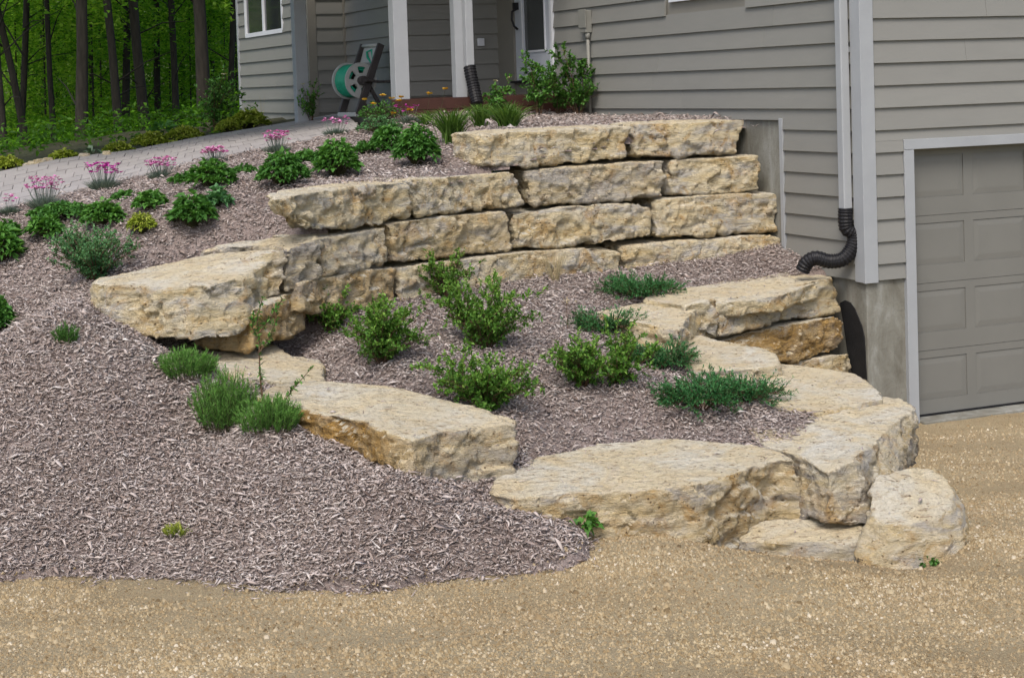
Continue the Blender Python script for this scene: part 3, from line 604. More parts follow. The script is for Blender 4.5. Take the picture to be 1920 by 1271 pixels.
# ------------------------------------------------------------------ limestone blocks
def finish_stone(name, verts_top, verts_bot, label, seed, gold=0., grey=0., rough=1., vox=.018, group='limestone blocks of the terrace', paint=None, round_=3):
    """verts_top/bot: equal-length lists of 3-D points; lofted, re-meshed, weathered"""
    T = [Vector(p) for p in verts_top]; B = [Vector(p) for p in verts_bot]; c = sum(T + B, Vector()) / (2 * len(T)); n = len(T)
    org = Vector((c.x, c.y, min(b.z for b in B)))
    bm = bmesh.new(); tv = [bm.verts.new(p - org) for p in T]; bv = [bm.verts.new(p - org) for p in B]
    cT = bm.verts.new(sum(T, Vector()) / n - org); cB = bm.verts.new(sum(B, Vector()) / n - org)
    for i in range(n):
        j = (i + 1) % n
        bm.faces.new((tv[i], tv[j], cT)); bm.faces.new((bv[j], bv[i], cB))
        bm.faces.new((tv[j], tv[i], bv[i], bv[j]))
    bmesh.ops.recalc_face_normals(bm, faces=bm.faces)
    me = bpy.data.meshes.new(name); bm.to_mesh(me); bm.free()
    o = link(name, me)
    r = o.modifiers.new('r', 'REMESH'); r.mode = 'VOXEL'; r.voxel_size = vox; r.use_smooth_shade = True
    s = o.modifiers.new('s', 'SMOOTH'); s.factor = .5; s.iterations = max(1, round_ - 1)
    dg = bpy.context.evaluated_depsgraph_get(); m2 = bpy.data.meshes.new_from_object(o.evaluated_get(dg)); m2.name = name
    o.modifiers.clear(); o.data = m2; bpy.data.meshes.remove(me)
    nv = len(m2.vertices); co = np.empty(nv * 3, np.float32); m2.vertices.foreach_get('co', co); co = co.reshape(-1, 3)
    no = np.empty(nv * 3, np.float32); m2.vertices.foreach_get('normal', no); no = no.reshape(-1, 3)
    d = np.empty((nv, 3)); so = seed * 17.3
    for i in range(nv):
        x, y, z = co[i]; up = max(0., no[i][2]); side = 1 - min(1, up * 1.25)
        p = Vector((x + so, y - so, z + so * .5))
        low = noise.noise(p * 2.6)
        rid = .5 - abs(noise.noise(p * 5.2 + Vector((0, 0, 9))))
        vr, vp = noise.voronoi(Vector((p.x * 4.5, p.y * 4.5, p.z * 8)))
        stra = noise.noise(Vector((p.x * 2.2, p.y * 2.2, p.z * 21)))
        fin = noise.noise(p * 19)
        fp = vp[0]; hv = noise.noise_vector(Vector((fp.x, fp.y, fp.z)) * 5.7 + Vector((3, 1, 7))); dl = Vector((p.x - fp.x / 4.5, p.y - fp.y / 4.5, p.z - fp.z / 8))
        facet = max(-.03, min(.03, dl.dot(hv) * .75))
        _, vp2 = noise.voronoi(Vector((p.x * 13, p.y * 13, p.z * 20))); f2 = vp2[0]; hv2 = noise.noise_vector(f2 * 3.1); facet2 = (p.x - f2.x / 13) * hv2.x + (p.y - f2.y / 13) * hv2.y + (p.z - f2.z / 20) * hv2.z
        shelf = round((noise.noise(Vector((p.x * 3.2, p.y * 3.2, 1.7))) + .25 * fin) * 5) / 5
        a = low * (.018 * side + .005) + side * (rid * .010 - .005 + facet * .8 + facet2 * .75 + stra * .009) + fin * (.006 * side + .003) + (1 - side) * (shelf * .014 + (min(0., noise.noise(p * 11 + Vector((5, 5, 5))) + .2)) * .03)
        d[i] = no[i] * a * rough * .8
        d[i][2] *= .8
    co2 = (co + d).astype(np.float32); m2.vertices.foreach_set('co', co2.ravel())
    ga = m2.attributes.new('gold', 'FLOAT', 'POINT'); gg = np.full(nv, gold, np.float32)
    gr = np.full(nv, grey, np.float32)
    if paint is not None:
        wp = co + np.array(org); g2, r2 = paint(wp, no); gg = np.maximum(gg, g2); gr = np.maximum(gr, r2)
    ga.data.foreach_set('value', gg.astype(np.float32))
    gb_ = m2.attributes.new('grey', 'FLOAT', 'POINT'); gb_.data.foreach_set('value', gr.astype(np.float32))
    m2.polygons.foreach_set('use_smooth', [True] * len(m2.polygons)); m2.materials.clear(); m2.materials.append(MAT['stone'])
    m2.update(); o.location = org
    return tag(o, label, 'stone', group)
YW_X = [440, 475, 540, 610, 735, 905, 985, 1225, 1400, 1465, 1500]; YW_Y = [10.2, 10.45, 10.85, 11.25, 11.85, 12.6, 12.85, 13.5, 13.88, 13.98, 14.05]
def Yw(x, off=0.): return float(np.interp(x, YW_X, YW_Y)) + off
def wall_stone(top, bot, label, seed, depth=.45, off=0., bat=-.03, skew=(0, 0), **kw):
    """top and bot: sighted front edges left to right (same count); the block runs back into the bank"""
    Tf = [atY(x, y, Yw(x, off)) for x, y in top]; Bf = [atY(x, y, Yw(x, off) + bat) for x, y in bot]
    a, b = Tf[0][:2], Tf[-1][:2]; d = (b - a) / np.linalg.norm(b - a); nrm = np.array([-d[1], d[0]])
    if nrm[1] < 0: nrm = -nrm
    zt = max(p[2] for p in Tf); g_ = .011
    for Q in (Tf, Bf): Q[0][:2] += d * g_; Q[-1][:2] -= d * g_
    for p in Bf: p[2] += .004
    sk = [d * skew[0] * (1 - i / (len(Tf) - 1)) for i in range(len(Tf))]
    Tb = [np.r_[p[:2] + nrm * depth + k_, zt * .6 + p[2] * .4 + .005] for p, k_ in zip(Tf, sk)][::-1]; Bb = [np.r_[p[:2] + nrm * depth + k_, p[2]] for p, k_ in zip(Bf, sk)][::-1]
    return finish_stone('limestone_block', Tf + Tb, Bf + Bb, label, seed, group='limestone blocks of the retaining wall', vox=.017, **kw)
# fourth (top) course
wall_stone([(901, 253), (960, 247), (1050, 242), (1130, 237), (1186, 235)], [(905, 312), (960, 314), (1060, 310), (1140, 303), (1176, 296)], 'longest top-course limestone block, at the left end of the top row of the wall', 1, off=.12)
wall_stone([(1190, 234), (1260, 229), (1330, 227), (1400, 226)], [(1190, 294), (1260, 296), (1330, 291), (1384, 288)], 'top-row limestone block with flared right end beside the bare concrete foundation', 2, off=.12)
# third course
wall_stone([(512, 377), (545, 366), (620, 354), (700, 344), (765, 341)], [(522, 398), (566, 434), (640, 436), (710, 424), (770, 406)], 'large wedge-tipped limestone block at the left end of the third row', 3, off=.02, depth=.3, bat=.0, skew=(.3, 0))
wall_stone([(757, 338), (820, 334), (900, 326), (960, 322), (975, 338)], [(775, 408), (830, 402), (900, 396), (955, 391), (988, 385)], 'limestone block with broken upper right corner, second in the third row', 4, off=.04, depth=.5)
wall_stone([(986, 320), (1060, 314), (1150, 306), (1250, 301)], [(998, 385), (1080, 383), (1160, 378), (1246, 368)], 'long grey-streaked limestone block in the middle of the third row', 5, off=.08, grey=.5)
wall_stone([(1256, 301), (1310, 298), (1370, 295), (1427, 291)], [(1258, 367), (1310, 368), (1370, 364), (1426, 358)], 'square-ended limestone block at the right end of the third row', 6, off=.08)
# second course
wall_stone([(598, 447), (640, 441), (690, 432), (725, 426)], [(602, 519), (640, 516), (690, 505), (727, 494)], 'short grey limestone block in the second row, left of the wide joint', 7, off=-.0, grey=.3)
wall_stone([(730, 420), (800, 409), (880, 402), (951, 397)], [(742, 493), (800, 489), (880, 480), (962, 467)], 'ochre-stained limestone block in the second row under the wedge-tipped block', 8, off=.0, gold=.25)
wall_stone([(962, 402), (1040, 388), (1130, 382), (1190, 380), (1222, 390)], [(968, 467), (1040, 466), (1120, 457), (1180, 450), (1224, 441)], 'long limestone block with stepped top right corner in the second row', 9, off=.03)
wall_stone([(1228, 374), (1300, 368), (1380, 364), (1460, 362)], [(1230, 443), (1300, 443), (1380, 440), (1460, 435)], 'limestone block at the right end of the second row against the white trim strip', 10, off=.03)
# first course, half buried
wall_stone([(560, 530), (620, 520), (680, 506), (745, 500)], [(560, 590), (620, 590), (680, 580), (745, 575)], 'half-buried ochre limestone block in the bottom row behind the small left shrub', 11, off=-.05, gold=.45)
wall_stone([(750, 502), (850, 488), (1000, 472), (1110, 462), (1165, 470)], [(750, 575), (850, 560), (1000, 545), (1110, 535), (1168, 530)], 'longest half-buried bottom-row limestone block behind the shrubs', 12, off=-.05)
wall_stone([(1166, 462), (1250, 452), (1350, 447), (1440, 440), (1465, 446)], [(1172, 530), (1250, 525), (1350, 510), (1440, 498), (1467, 490)], 'bottom-row limestone block ending at the house corner pipe', 13, off=-.02, depth=.35)
wall_stone([(474, 582), (500, 568), (540, 553), (574, 542)], [(474, 660), (505, 648), (540, 632), (574, 618)], 'mossy golden limestone block low behind the thin sapling', 14, off=.06, gold=.7)
def block(top, bot, label, seed, **kw):
    """top, bot: lists of (x, y, z) sightings with their heights; same count"""
    T = [atz(*p) if len(p) == 3 else atY(p[0], p[1], p[3]) for p in top]; B = [atz(*p) if len(p) == 3 else atY(p[0], p[1], p[3]) for p in bot]
    return finish_stone('limestone_slab', T, B, label, seed, **kw)
def slab(top, thick, label, seed, out=0., batter=None, **kw):
    """flat block: outline of its top, bottom straight below; out pushes the foot outwards"""
    T = [atz(*p) for p in top]; c = sum(T) / len(T); B = []
    for p in T: d_ = (p - c)[:2]; p[:2] += d_ / np.linalg.norm(d_) * .022
    for i, p in enumerate(T):
        d = (p - c)[:2]; d = d / np.linalg.norm(d); k = (batter[i] if batter else out); th = thick[i] if hasattr(thick, '__len__') else thick
        B.append(np.r_[p[:2] + d * k, p[2] - th])
    return finish_stone('limestone_slab', T, B, label, seed, **kw)
def g_right(axis_x, amount):     # grey weathering right of a sighted place
    def f(wp, no): return np.zeros(len(wp)), amount * np.clip((wp[:, 0] - axis_x) / .06, 0, 1) * np.clip(1 - no[:, 2], 0, 1)
    return f
b0 = atz(472, 520, 1.6)[0]
def measured(k, label, seed, deep=.07, **kw):
    T, B = block_pts(k); n = BLK[k][4]
    if k == 'b5':
        c_ = sum(T) / len(T); T = [np.r_[p[:2] * .8 + c_[:2] * .2, p[2] + .05] for p in T]
    for i_ in range(min(n + (k == 'b3') * 2, len(BLK[k][1]))): B[i_] = B[i_] - np.array([0, 0, deep])
    return finish_stone('limestone_slab', T, B, label, seed, vox=.015, **kw)
measured('b0', 'big pale boulder slab overhanging the left end of the terrace wall', 21, paint=g_right(b0 + .02, .9), round_=3, deep=.02)
T_ = [atz(*p) for p in ((538, 470, 1.705), (565, 459, 1.73), (598, 448, 1.755), (597, 443, 1.77), (540, 440, 1.77), (466, 450, 1.74), (405, 461, 1.715), (375, 470, 1.70), (420, 470, 1.69), (490, 465, 1.70))]
B_ = [atY(537, 549, T_[0][1]), atY(570, 537, T_[1][1]), atY(601, 521, T_[2][1])] + [p - np.array([0, 0, .3]) for p in T_[3:]]
finish_stone('limestone_slab', T_, B_, 'narrow grey-faced limestone block between the big boulder slab and the second-row blocks', 22, grey=.8, round_=2)
measured('b1', 'flat pale slab in the mulch below the big boulder, behind the grassy tufts', 23, round_=2)
gx0, gx1 = atz(735, 820, .9)[0], atz(820, 820, .9)[0]
def g_b2(wp, no):
    g = np.clip((gx1 - wp[:, 0]) / (gx1 - gx0 + .1), 0, 1) * np.clip(1.15 - no[:, 2] * 1.6, 0, 1)
    return np.maximum(g, 0), np.clip((wp[:, 0] - gx0) / .2, 0, 1) * .55 * np.clip(1 - no[:, 2], 0, 1)
measured('b2', 'long thick block with golden-stained front and grey end, right of the bushy green tuft', 24, paint=g_b2, round_=2)
measured('b3', 'broad front slab with pitted ochre face resting on the gravel, lowest in the middle', 25, gold=.22, round_=2, deep=.14)
ct = [(1512, 862, .60), (1532, 876, .595), (1552, 885, .59), (1598, 862, .62), (1648, 818, .63), (1670, 798, .64), (1692, 780, .65), (1722, 763, .66), (1690, 748, .68), (1657, 742, .69), (1600, 750, .69), (1510, 767, .68), (1450, 789, .66), (1398, 806, .64), (1428, 832, .62)]
cb = [(1533, 984, .30), (1549, 989, .29), (1588, 992, .285), (1642, 982, .29), (1686, 957, .315), (1690, 895, .42), (1702, 882, .38), (1713, 862, .33)]
CT = [atz(*p) for p in ct]; CB = [atz(*p) for p in cb] + [p - np.array([0, 0, .36]) for p in CT[8:]]
def g_sd(wp, no):
    s_ = np.clip(1 - no[:, 2] * 1.1, 0, 1); lo = np.clip((.52 - wp[:, 2]) / .12, 0, 1); n_ = np.array([noise.noise(Vector(p) * 4.5) for p in wp])
    return lo * s_ * np.clip(n_ * 3 + .4, 0, 1) * .7, s_ * np.clip(.75 - n_ * 1.2, 0, 1)
finish_stone('limestone_slab', CT, CB, 'large angular corner block with jagged grey and rust-tinged end', 26, round_=1, rough=1.1, vox=.015, paint=g_sd)
slab([(1300, 712, .74), (1360, 722, .73), (1430, 745, .72), (1467, 762, .71), (1530, 768, .70), (1600, 757, .70), (1652, 746, .71), (1640, 728, .73), (1626, 716, .735), (1596, 700, .75), (1493, 684, .77), (1400, 676, .78), (1330, 684, .77), (1290, 698, .75)],
     .34, 'wide pale slab beside the upper edge of the corner block, under the garage foundation', 27, round_=2)
slab([(1170, 610, .90), (1200, 628, .89), (1260, 655, .87), (1310, 690, .84), (1380, 692, .83), (1462, 682, .83), (1450, 662, .85), (1420, 650, .86), (1343, 638, .88), (1280, 617, .90), (1200, 601, .92)], .3,
     'flat pale step slab between the juniper mats and the golden block', 28, round_=2)
slab([(1120, 584, 1.07), (1190, 602, 1.05), (1275, 616, 1.03), (1286, 598, 1.05), (1300, 580, 1.07), (1345, 566, 1.09), (1340, 545, 1.12), (1290, 545, 1.12), (1205, 566, 1.09)], [.2, .2, .22, .2, .24, .26, .26, .26, .2], 'pale wedge slab at the upper end of the steps beside the dark juniper', 29, round_=2)
def face(xs_top, xs_bot, Ys, depth, label, seed, zb=None, **kw):
    T = [atY(x, y, Y) for (x, y), Y in zip(xs_top, Ys)]; B = [atY(x, y, Y - .02) for (x, y), Y in zip(xs_bot, Ys)]
    d = (T[-1] - T[0])[:2]; d /= np.linalg.norm(d); nr = np.array([-d[1], d[0]]); nr = nr if nr[1] > 0 else -nr
    Tb = [np.r_[p[:2] + nr * depth, p[2] + .02] for p in T][::-1]; Bb = [np.r_[p[:2] + nr * depth, p[2]] for p in B][::-1]
    return finish_stone('limestone_block', T + Tb, B + Bb, label, seed, **kw)
face([(1286, 574), (1316, 566), (1345, 560)], [(1286, 606), (1315, 622), (1346, 634)], [12.0, 12.1, 12.2], .45, 'small rough block at the left of the upper right-hand row, above the step slab', 30, round_=2)
face([(1349, 562), (1400, 553), (1460, 544)], [(1351, 634), (1410, 618), (1462, 601)], [12.2, 12.4, 12.65], .6, 'middle block of the upper right-hand row, pale top and rugged tan face', 31, round_=2)
face([(1463, 545), (1515, 528), (1560, 519), (1572, 545)], [(1464, 602), (1510, 598), (1550, 592), (1575, 586)], [12.65, 12.85, 13.0, 13.08], .42, 'upper right-hand block under the mouth of the black drain pipe', 32, round_=2)
slab([(1345, 567, 1.10), (1400, 562, 1.10), (1462, 553, 1.11), (1520, 532, 1.13), (1560, 518, 1.14), (1515, 512, 1.16), (1440, 515, 1.16), (1365, 524, 1.15), (1310, 540, 1.13)], .12, 'thin pale capping slab in front of the mouth of the black drain pipe', 33, rough=.7, round_=2)
face([(1352, 640), (1400, 622), (1480, 608), (1570, 592), (1584, 606)], [(1400, 665), (1445, 676), (1490, 682), (1560, 664), (1578, 650)], [12.3, 12.45, 12.65, 12.95, 13.0], .45, 'deep golden block under the upper right-hand row beside the black foundation coating', 34, gold=.95, round_=2)
face([(1470, 684), (1520, 674), (1590, 662), (1597, 672)], [(1480, 730), (1530, 730), (1590, 720), (1598, 712)], [12.6, 12.75, 12.95, 13.0], .4, 'pale yellow block low beside the foundation, under the golden block', 35, gold=.2, round_=2)
measured('b5', 'rounded pale boulder on the gravel at the far right end of the terrace', 36, gold=.12, round_=7)
slab([(1388, 1014, .225), (1500, 1012, .245), (1590, 1012, .25), (1616, 1016, .24), (1610, 970, .30), (1540, 965, .31), (1420, 975, .29)], .28, 'low grey stone half buried in gravel under the front slab and corner block', 37, batter=[.06, .08, .08, .04, 0, 0, 0], grey=.3, round_=2)
# small pale stones along the far edge of the path
for i, (x, y, w, lab) in enumerate([(52, 310, .07, 'leftmost small pale stone of the row edging the far side of the path'), (64, 307, .08, 'second small pale stone from the left edging the path'), (77, 304.5, .10, 'largest pale edging stone, left of the low lime clump beyond the path'),
        (89, 302, .07, 'small pale edging stone touching the low lime clump'), (158, 293, .07, 'small pale stone just left of the single blue hosta'), (200, 288.5, .06, 'small pale stone right of the single blue hosta')]):
    p = atY(x, y, 17.0); k = 7; a0 = random.random() * 6
    T = [np.array([p[0] + math.cos(a0 + 2 * math.pi * j / k) * w * .9, p[1] + math.sin(a0 + 2 * math.pi * j / k) * w * .6, p[2] + .03 + random.uniform(-.01, .01)]) for j in range(k)]
    B = [np.array([q[0], q[1], p[2] - .08]) for q in T]
    finish_stone('edging_stone', T, B, lab, 50 + i, rough=.4, vox=.018, round_=3, group='pale stones edging the far side of the path')
# ------------------------------------------------------------------ loose ground cover: wood chips and crushed stone
def in_view(q, z, mx=60, my=40):
    v = np.c_[q[:, 0], q[:, 1], z - H] @ W2C.T
    u = CX + F * v[:, 0] / v[:, 2]; w = CYP + F * v[:, 1] / v[:, 2]
    return (v[:, 2] > 1) & (u > -mx * 2) & (u < 1920 + mx * 2) & (w > -my) & (w < 1271 + my * 2)
def scatter(poly, dens, n_max, bbox=None):
    P = np.array(poly); x0, y0 = P.min(0); x1, y1 = P.max(0)
    if bbox: x0, y0, x1, y1 = bbox
    n = int((x1 - x0) * (y1 - y0) * n_max); q = np.c_[RNG.uniform(x0, x1, n), RNG.uniform(y0, y1, n)]
    q = q[RNG.random(n) < dens(q) / n_max]
    return q[inside(poly, q)]
def chips(name, q, z, Lm, Wm, label, parent_kind='stuff'):
    n = len(q); L = RNG.lognormal(math.log(Lm), .52, n); W = np.minimum(L * .45, RNG.lognormal(math.log(Wm), .4, n)); a = RNG.uniform(0, 2 * math.pi, n)
    tl = RNG.normal(0, .28, n) + .0; roll = RNG.normal(0, .5, n)
    d = np.c_[np.cos(a) * np.cos(tl), np.sin(a) * np.cos(tl), np.sin(tl)]; s = np.c_[-np.sin(a), np.cos(a), np.zeros(n)]; u = np.cross(d, s)
    s2 = s * np.cos(roll)[:, None] + u * np.sin(roll)[:, None]; u2 = np.cross(d, s2)
    c = np.c_[q, z + RNG.uniform(0.0, .022, n)]
    bend = RNG.normal(0, .12, n)
    v = np.stack([c - d * (L / 2)[:, None], c + d * (L / 2)[:, None], c + s2 * (W / 2)[:, None] + u2 * (bend * L)[:, None] + d * (L * .12)[:, None],
                  c - s2 * (W / 2)[:, None] + u2 * (bend * L)[:, None] - d * (L * .1)[:, None], c + u2 * (W * .35 + bend * L)[:, None]], 1).reshape(-1, 3)
    b = (np.arange(n) * 5)[:, None, None]; f = (np.array([[0, 2, 4], [0, 4, 3], [1, 4, 2], [1, 3, 4], [0, 3, 2], [1, 2, 3]])[None] + b).reshape(-1, 3)
    rnd = np.repeat(np.clip(RNG.beta(2.0, 2.2, n), 0, 1), 5)
    return tag(link(name, mesh_np(name, v, f, rnd), MAT['chip']), label, 'mulch', kind='stuff')
q = scatter(UPOLY, lambda q: np.clip(9000 - (q[:, 1] - 9.6) * 2200, 2000, 9000), 9000, bbox=(-5.2, 8.0, 2.6, 17.6))
q = q + RNG.normal(0, 1, q.shape) * np.where(RNG.random((len(q), 1)) < .12, .12, .03); z = np.where(inside(UPOLY, q), z_bed(g_up, q), np.maximum(g_gravel(q) + ruts(q), -9)); z = np.where((~inside(UPOLY, q)) & (q[:, 1] > 9.4), z_bed(g_up, q), z); zb_ = z_bed(g_up, q) - .035; z = np.where((q[:, 1] < 9.4) & (zb_ - z < .12), np.maximum(z, zb_), z); k = in_view(q, z); q, z = q[k], z[k]; nup = len(q)
chips('wood_mulch', q, z, .040, .0092, 'purplish brown shredded wood mulch over the outer slope and upper bed')
q = scatter(LPOLY, lambda q: np.full(len(q), 5200.), 5200); q = q + RNG.normal(0, .015, q.shape); z = z_bed(g_low, q); nlo = len(q)
chips('wood_mulch', q, z, .038, .0088, 'purplish brown shredded wood mulch inside the stone terrace')
GPOLY = [np.array(p) for p in ((-6, 5.8), (-6, 12), (1, 12), (2.9, 13.15), (5, 14.2), (6, 14), (5, 5.8))]
q = scatter(GPOLY, lambda q: np.clip(9000 - (q[:, 1] - 6.8) * 1150, 2200, 9000), 9000)
q = q[~inside(UPOLY, q + RNG.normal(0, .035, q.shape))]; q = q[~inside(LPOLY, q)]; z = g_gravel(q) + ruts(q); iu = inside(UPOLY, q); z = np.where(iu, z_bed(g_up, q) + .004, z); k = in_view(q, z, 150, 20); q, z = q[k], z[k]
patch = np.array([noise.noise(Vector((a * .9, b * 2.2, 3))) for a, b in q]); k = RNG.random(len(q)) < np.clip(.62 + patch * 1.3, .12, 1); q, z, patch = q[k], z[k], patch[k]
n = len(q); R_ = RNG.lognormal(math.log(.0055), .45, n); R_ = np.minimum(R_, .03); a0 = RNG.uniform(0, 6.28, n)
vs = []
for j in range(4):
    a = a0 + j * math.pi / 2 + RNG.uniform(-.4, .4, n); r = R_ * RNG.uniform(.7, 1.25, n); vs.append(np.c_[q[:, 0] + np.cos(a) * r, q[:, 1] + np.sin(a) * r, z - R_ * .35])
for j in range(2):
    a = a0 + .6 + j * math.pi; vs.append(np.c_[q[:, 0] + np.cos(a) * R_ * .45, q[:, 1] + np.sin(a) * R_ * .4, z + R_ * RNG.uniform(.45, 1.0, n)])
v = np.stack(vs, 1).reshape(-1, 3); b = (np.arange(n) * 6)[:, None, None]
f = (np.array([[0, 1, 4], [1, 2, 5], [1, 5, 4], [2, 3, 5], [3, 0, 4], [3, 4, 5]])[None] + b).reshape(-1, 3)
tag(link('gravel', mesh_np('gravel', v, f, np.repeat(np.clip(RNG.beta(2.2, 2, n) + patch * .22, 0, 1), 6)), MAT['pebble']), 'loose tan crushed limestone gravel scattered over the driveway', 'gravel', kind='stuff')
print('chips', nup, nlo, 'pebbles', n)
# small bits of mulch and dead leaf lying on the slabs
bits = []
bpy.context.view_layer.update()
for o in [o for o in SC.objects if o.get('category') == 'stone' and o.name.startswith('limestone_slab')]:
    bb = np.array([v[:] for v in o.bound_box]); lo_, hi_ = bb.min(0), bb.max(0); ar = (hi_[0] - lo_[0]) * (hi_[1] - lo_[1])
    for _ in range(int(34 * ar) + 4):
        px_, py_ = random.uniform(lo_[0], hi_[0]), random.uniform(lo_[1], hi_[1]); ok, hit, nn, _i = o.ray_cast(Vector((px_, py_, hi_[2] + .3)), Vector((0, 0, -1)))
        if ok and nn.z > .8: bits.append(np.array(o.location) + np.array(hit))
bits = np.array(bits)
chips('mulch_litter', bits[:, :2], bits[:, 2] - .008, .026, .009, 'stray wood chips and leaf bits lying on the flat slabs')
# ------------------------------------------------------------------ plant parts
def unit(a): return a / np.maximum(np.linalg.norm(a, axis=-1, keepdims=True), 1e-9)
def leaves(Cn, D, L, W, rnd=None, fold=.18, droop=0.):
    n = len(Cn); D = unit(D); up = np.tile([0, 0, 1.], (n, 1)) + RNG.normal(0, .35, (n, 3)); S = unit(np.cross(D, up)); U = np.cross(S, D)
    L = np.broadcast_to(L, n)[:, None] * RNG.uniform(.7, 1.25, (n, 1)); W = np.broadcast_to(W, n)[:, None] * RNG.uniform(.75, 1.2, (n, 1))
    mid = Cn + D * L * .45 + U * L * .06
    v = np.stack([Cn, mid + S * W / 2 + U * W * fold, Cn + D * L - np.array([0, 0, 1]) * L * droop, mid - S * W / 2 + U * W * fold], 1).reshape(-1, 3)
    b = (np.arange(n) * 4)[:, None, None]; f = (np.array([[0, 1, 2], [0, 2, 3]])[None] + b).reshape(-1, 3)
    if rnd is None: rnd = RNG.random(n)
    return v, f, np.repeat(rnd, 4)
def cat(parts):
    vs, fs, rs, o = [], [], [], 0
    for v, f, r in parts: vs.append(v); fs.append(f + o); rs.append(r); o += len(v)
    return np.concatenate(vs), np.concatenate(fs), np.concatenate(rs)
def ribbons(P0, D, L, W, droop, segs=4, rnd=None, minz=None):
    """curved blades: start, direction, length"""
    n = len(P0); D = unit(D); L = np.broadcast_to(L, n); W = np.broadcast_to(W, n); S = unit(np.cross(D, np.tile([0, 0, 1.], (n, 1)) + RNG.normal(0, .2, (n, 3))))
    vs = []; h = D.copy(); h[:, 2] = 0
    for k in range(segs + 1):
        t = k / segs; c = P0 + D * (L * t)[:, None]; c[:, 2] -= droop * L * t * t; c += h * (L * t * t * droop * .35)[:, None]
        w = (W * (1 - t) ** .6 * (.35 + .65 * min(1, t * 4 + .3)) / 2 + .0004)[:, None]
        vs += [c - S * w, c + S * w]
    v = np.stack(vs, 1).reshape(-1, 3); st = 2 * (segs + 1); b = (np.arange(n) * st)[:, None, None]
    ff = []
    for k in range(segs): ff += [[2 * k, 2 * k + 1, 2 * k + 3], [2 * k, 2 * k + 3, 2 * k + 2]]
    f = (np.array(ff)[None] + b).reshape(-1, 3)
    if rnd is None: rnd = RNG.random(n)
    return v, f, np.repeat(rnd, st)
def sticks(A, B, r0, r1, bow=None):
    """thin three-sided stems"""
    n = len(A); D = unit(B - A); S = unit(np.cross(D, RNG.normal(0, 1, (n, 3)))); U = np.cross(D, S); vs = []
    M_ = (A + B) / 2 + (0 if bow is None else bow)
    for P, r in ((A, r0), (M_, (np.asarray(r0) + r1) / 2), (B, r1)):
        for k in range(3):
            a = k * 2.0944; vs.append(P + (S * math.cos(a) + U * math.sin(a)) * np.broadcast_to(r, n)[:, None])
    v = np.stack(vs, 1).reshape(-1, 3); ff = []
    for s in (0, 3):
        for k in range(3): j = (k + 1) % 3; ff += [[s + k, s + j, s + 3 + j], [s + k, s + 3 + j, s + 3 + k]]
    f = (np.array(ff)[None] + (np.arange(n) * 9)[:, None, None]).reshape(-1, 3)
    return v, f, np.repeat(RNG.random(n), 9)
def add_part(name, data, mat, root, **kw):
    o = link(name, mesh_np(name, *data), MAT[mat], root)
    return o
def branchy(w, h, ns, kids, lean=.75, r=.004):
    """stems from the base, with side twigs; returns stick arrays and points/directions for leaves"""
    a = RNG.uniform(0, 2 * math.pi, ns); sp = RNG.uniform(.1, 1, ns) ** .7
    tip = np.c_[np.cos(a) * sp * w / 2 * .92, np.sin(a) * sp * w / 2 * .92, h * (RNG.uniform(.55, 1.12, ns) - .36 * sp ** 2)]
    A = np.c_[np.cos(a) * .02 * sp, np.sin(a) * .02 * sp, np.full(ns, -.02)]; bow = np.c_[np.zeros(ns), np.zeros(ns), h * .08 * np.ones(ns)] - np.c_[tip[:, :2] * .12, np.zeros(ns)]
    st = [sticks(A, tip, r, r * .45, bow)]
    t = RNG.uniform(.14, 1, ns * kids); i = np.repeat(np.arange(ns), kids); m = 1 - (2 * t - 1) ** 2
    p = A[i] * (1 - t[:, None]) + tip[i] * t[:, None] + bow[i] * m[:, None]
    d = unit(unit(tip[i] - A[i]) * .6 + RNG.normal(0, .6, (ns * kids, 3)) + np.array([0, 0, .25])); l = h * RNG.uniform(.12, .30, ns * kids)
    e = p + d * l[:, None]; st.append(sticks(p, e, r * .45, r * .25))
    return st, (A, tip, bow), (p, e)
def along(p, e, n):
    k = RNG.integers(0, len(p), n); t = RNG.uniform(.05, 1.05, n)[:, None]; P = p[k] * (1 - t) + e[k] * t; d = unit(e[k] - p[k])
    return P, unit(d * .5 + RNG.normal(0, .7, (n, 3)) + np.array([0, 0, .15]))
def k_shrub(root, w, h, leaf='l_spirea', n=2600, L=.026, W=.016, ns=26, kids=9, stem='twig'):
    w *= 1.38; h *= 1.02; n = int(n * 1.35)
    st, _, (p, e) = branchy(w, h, ns, kids); P, D = along(p, e, n); keep = P[:, 2] > .01; P, D = P[keep], D[keep]
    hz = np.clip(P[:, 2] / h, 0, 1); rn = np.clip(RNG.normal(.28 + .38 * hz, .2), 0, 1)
    add_part('branches', cat(st), stem, root); add_part('foliage', leaves(P, D, L, W, rn), leaf, root)
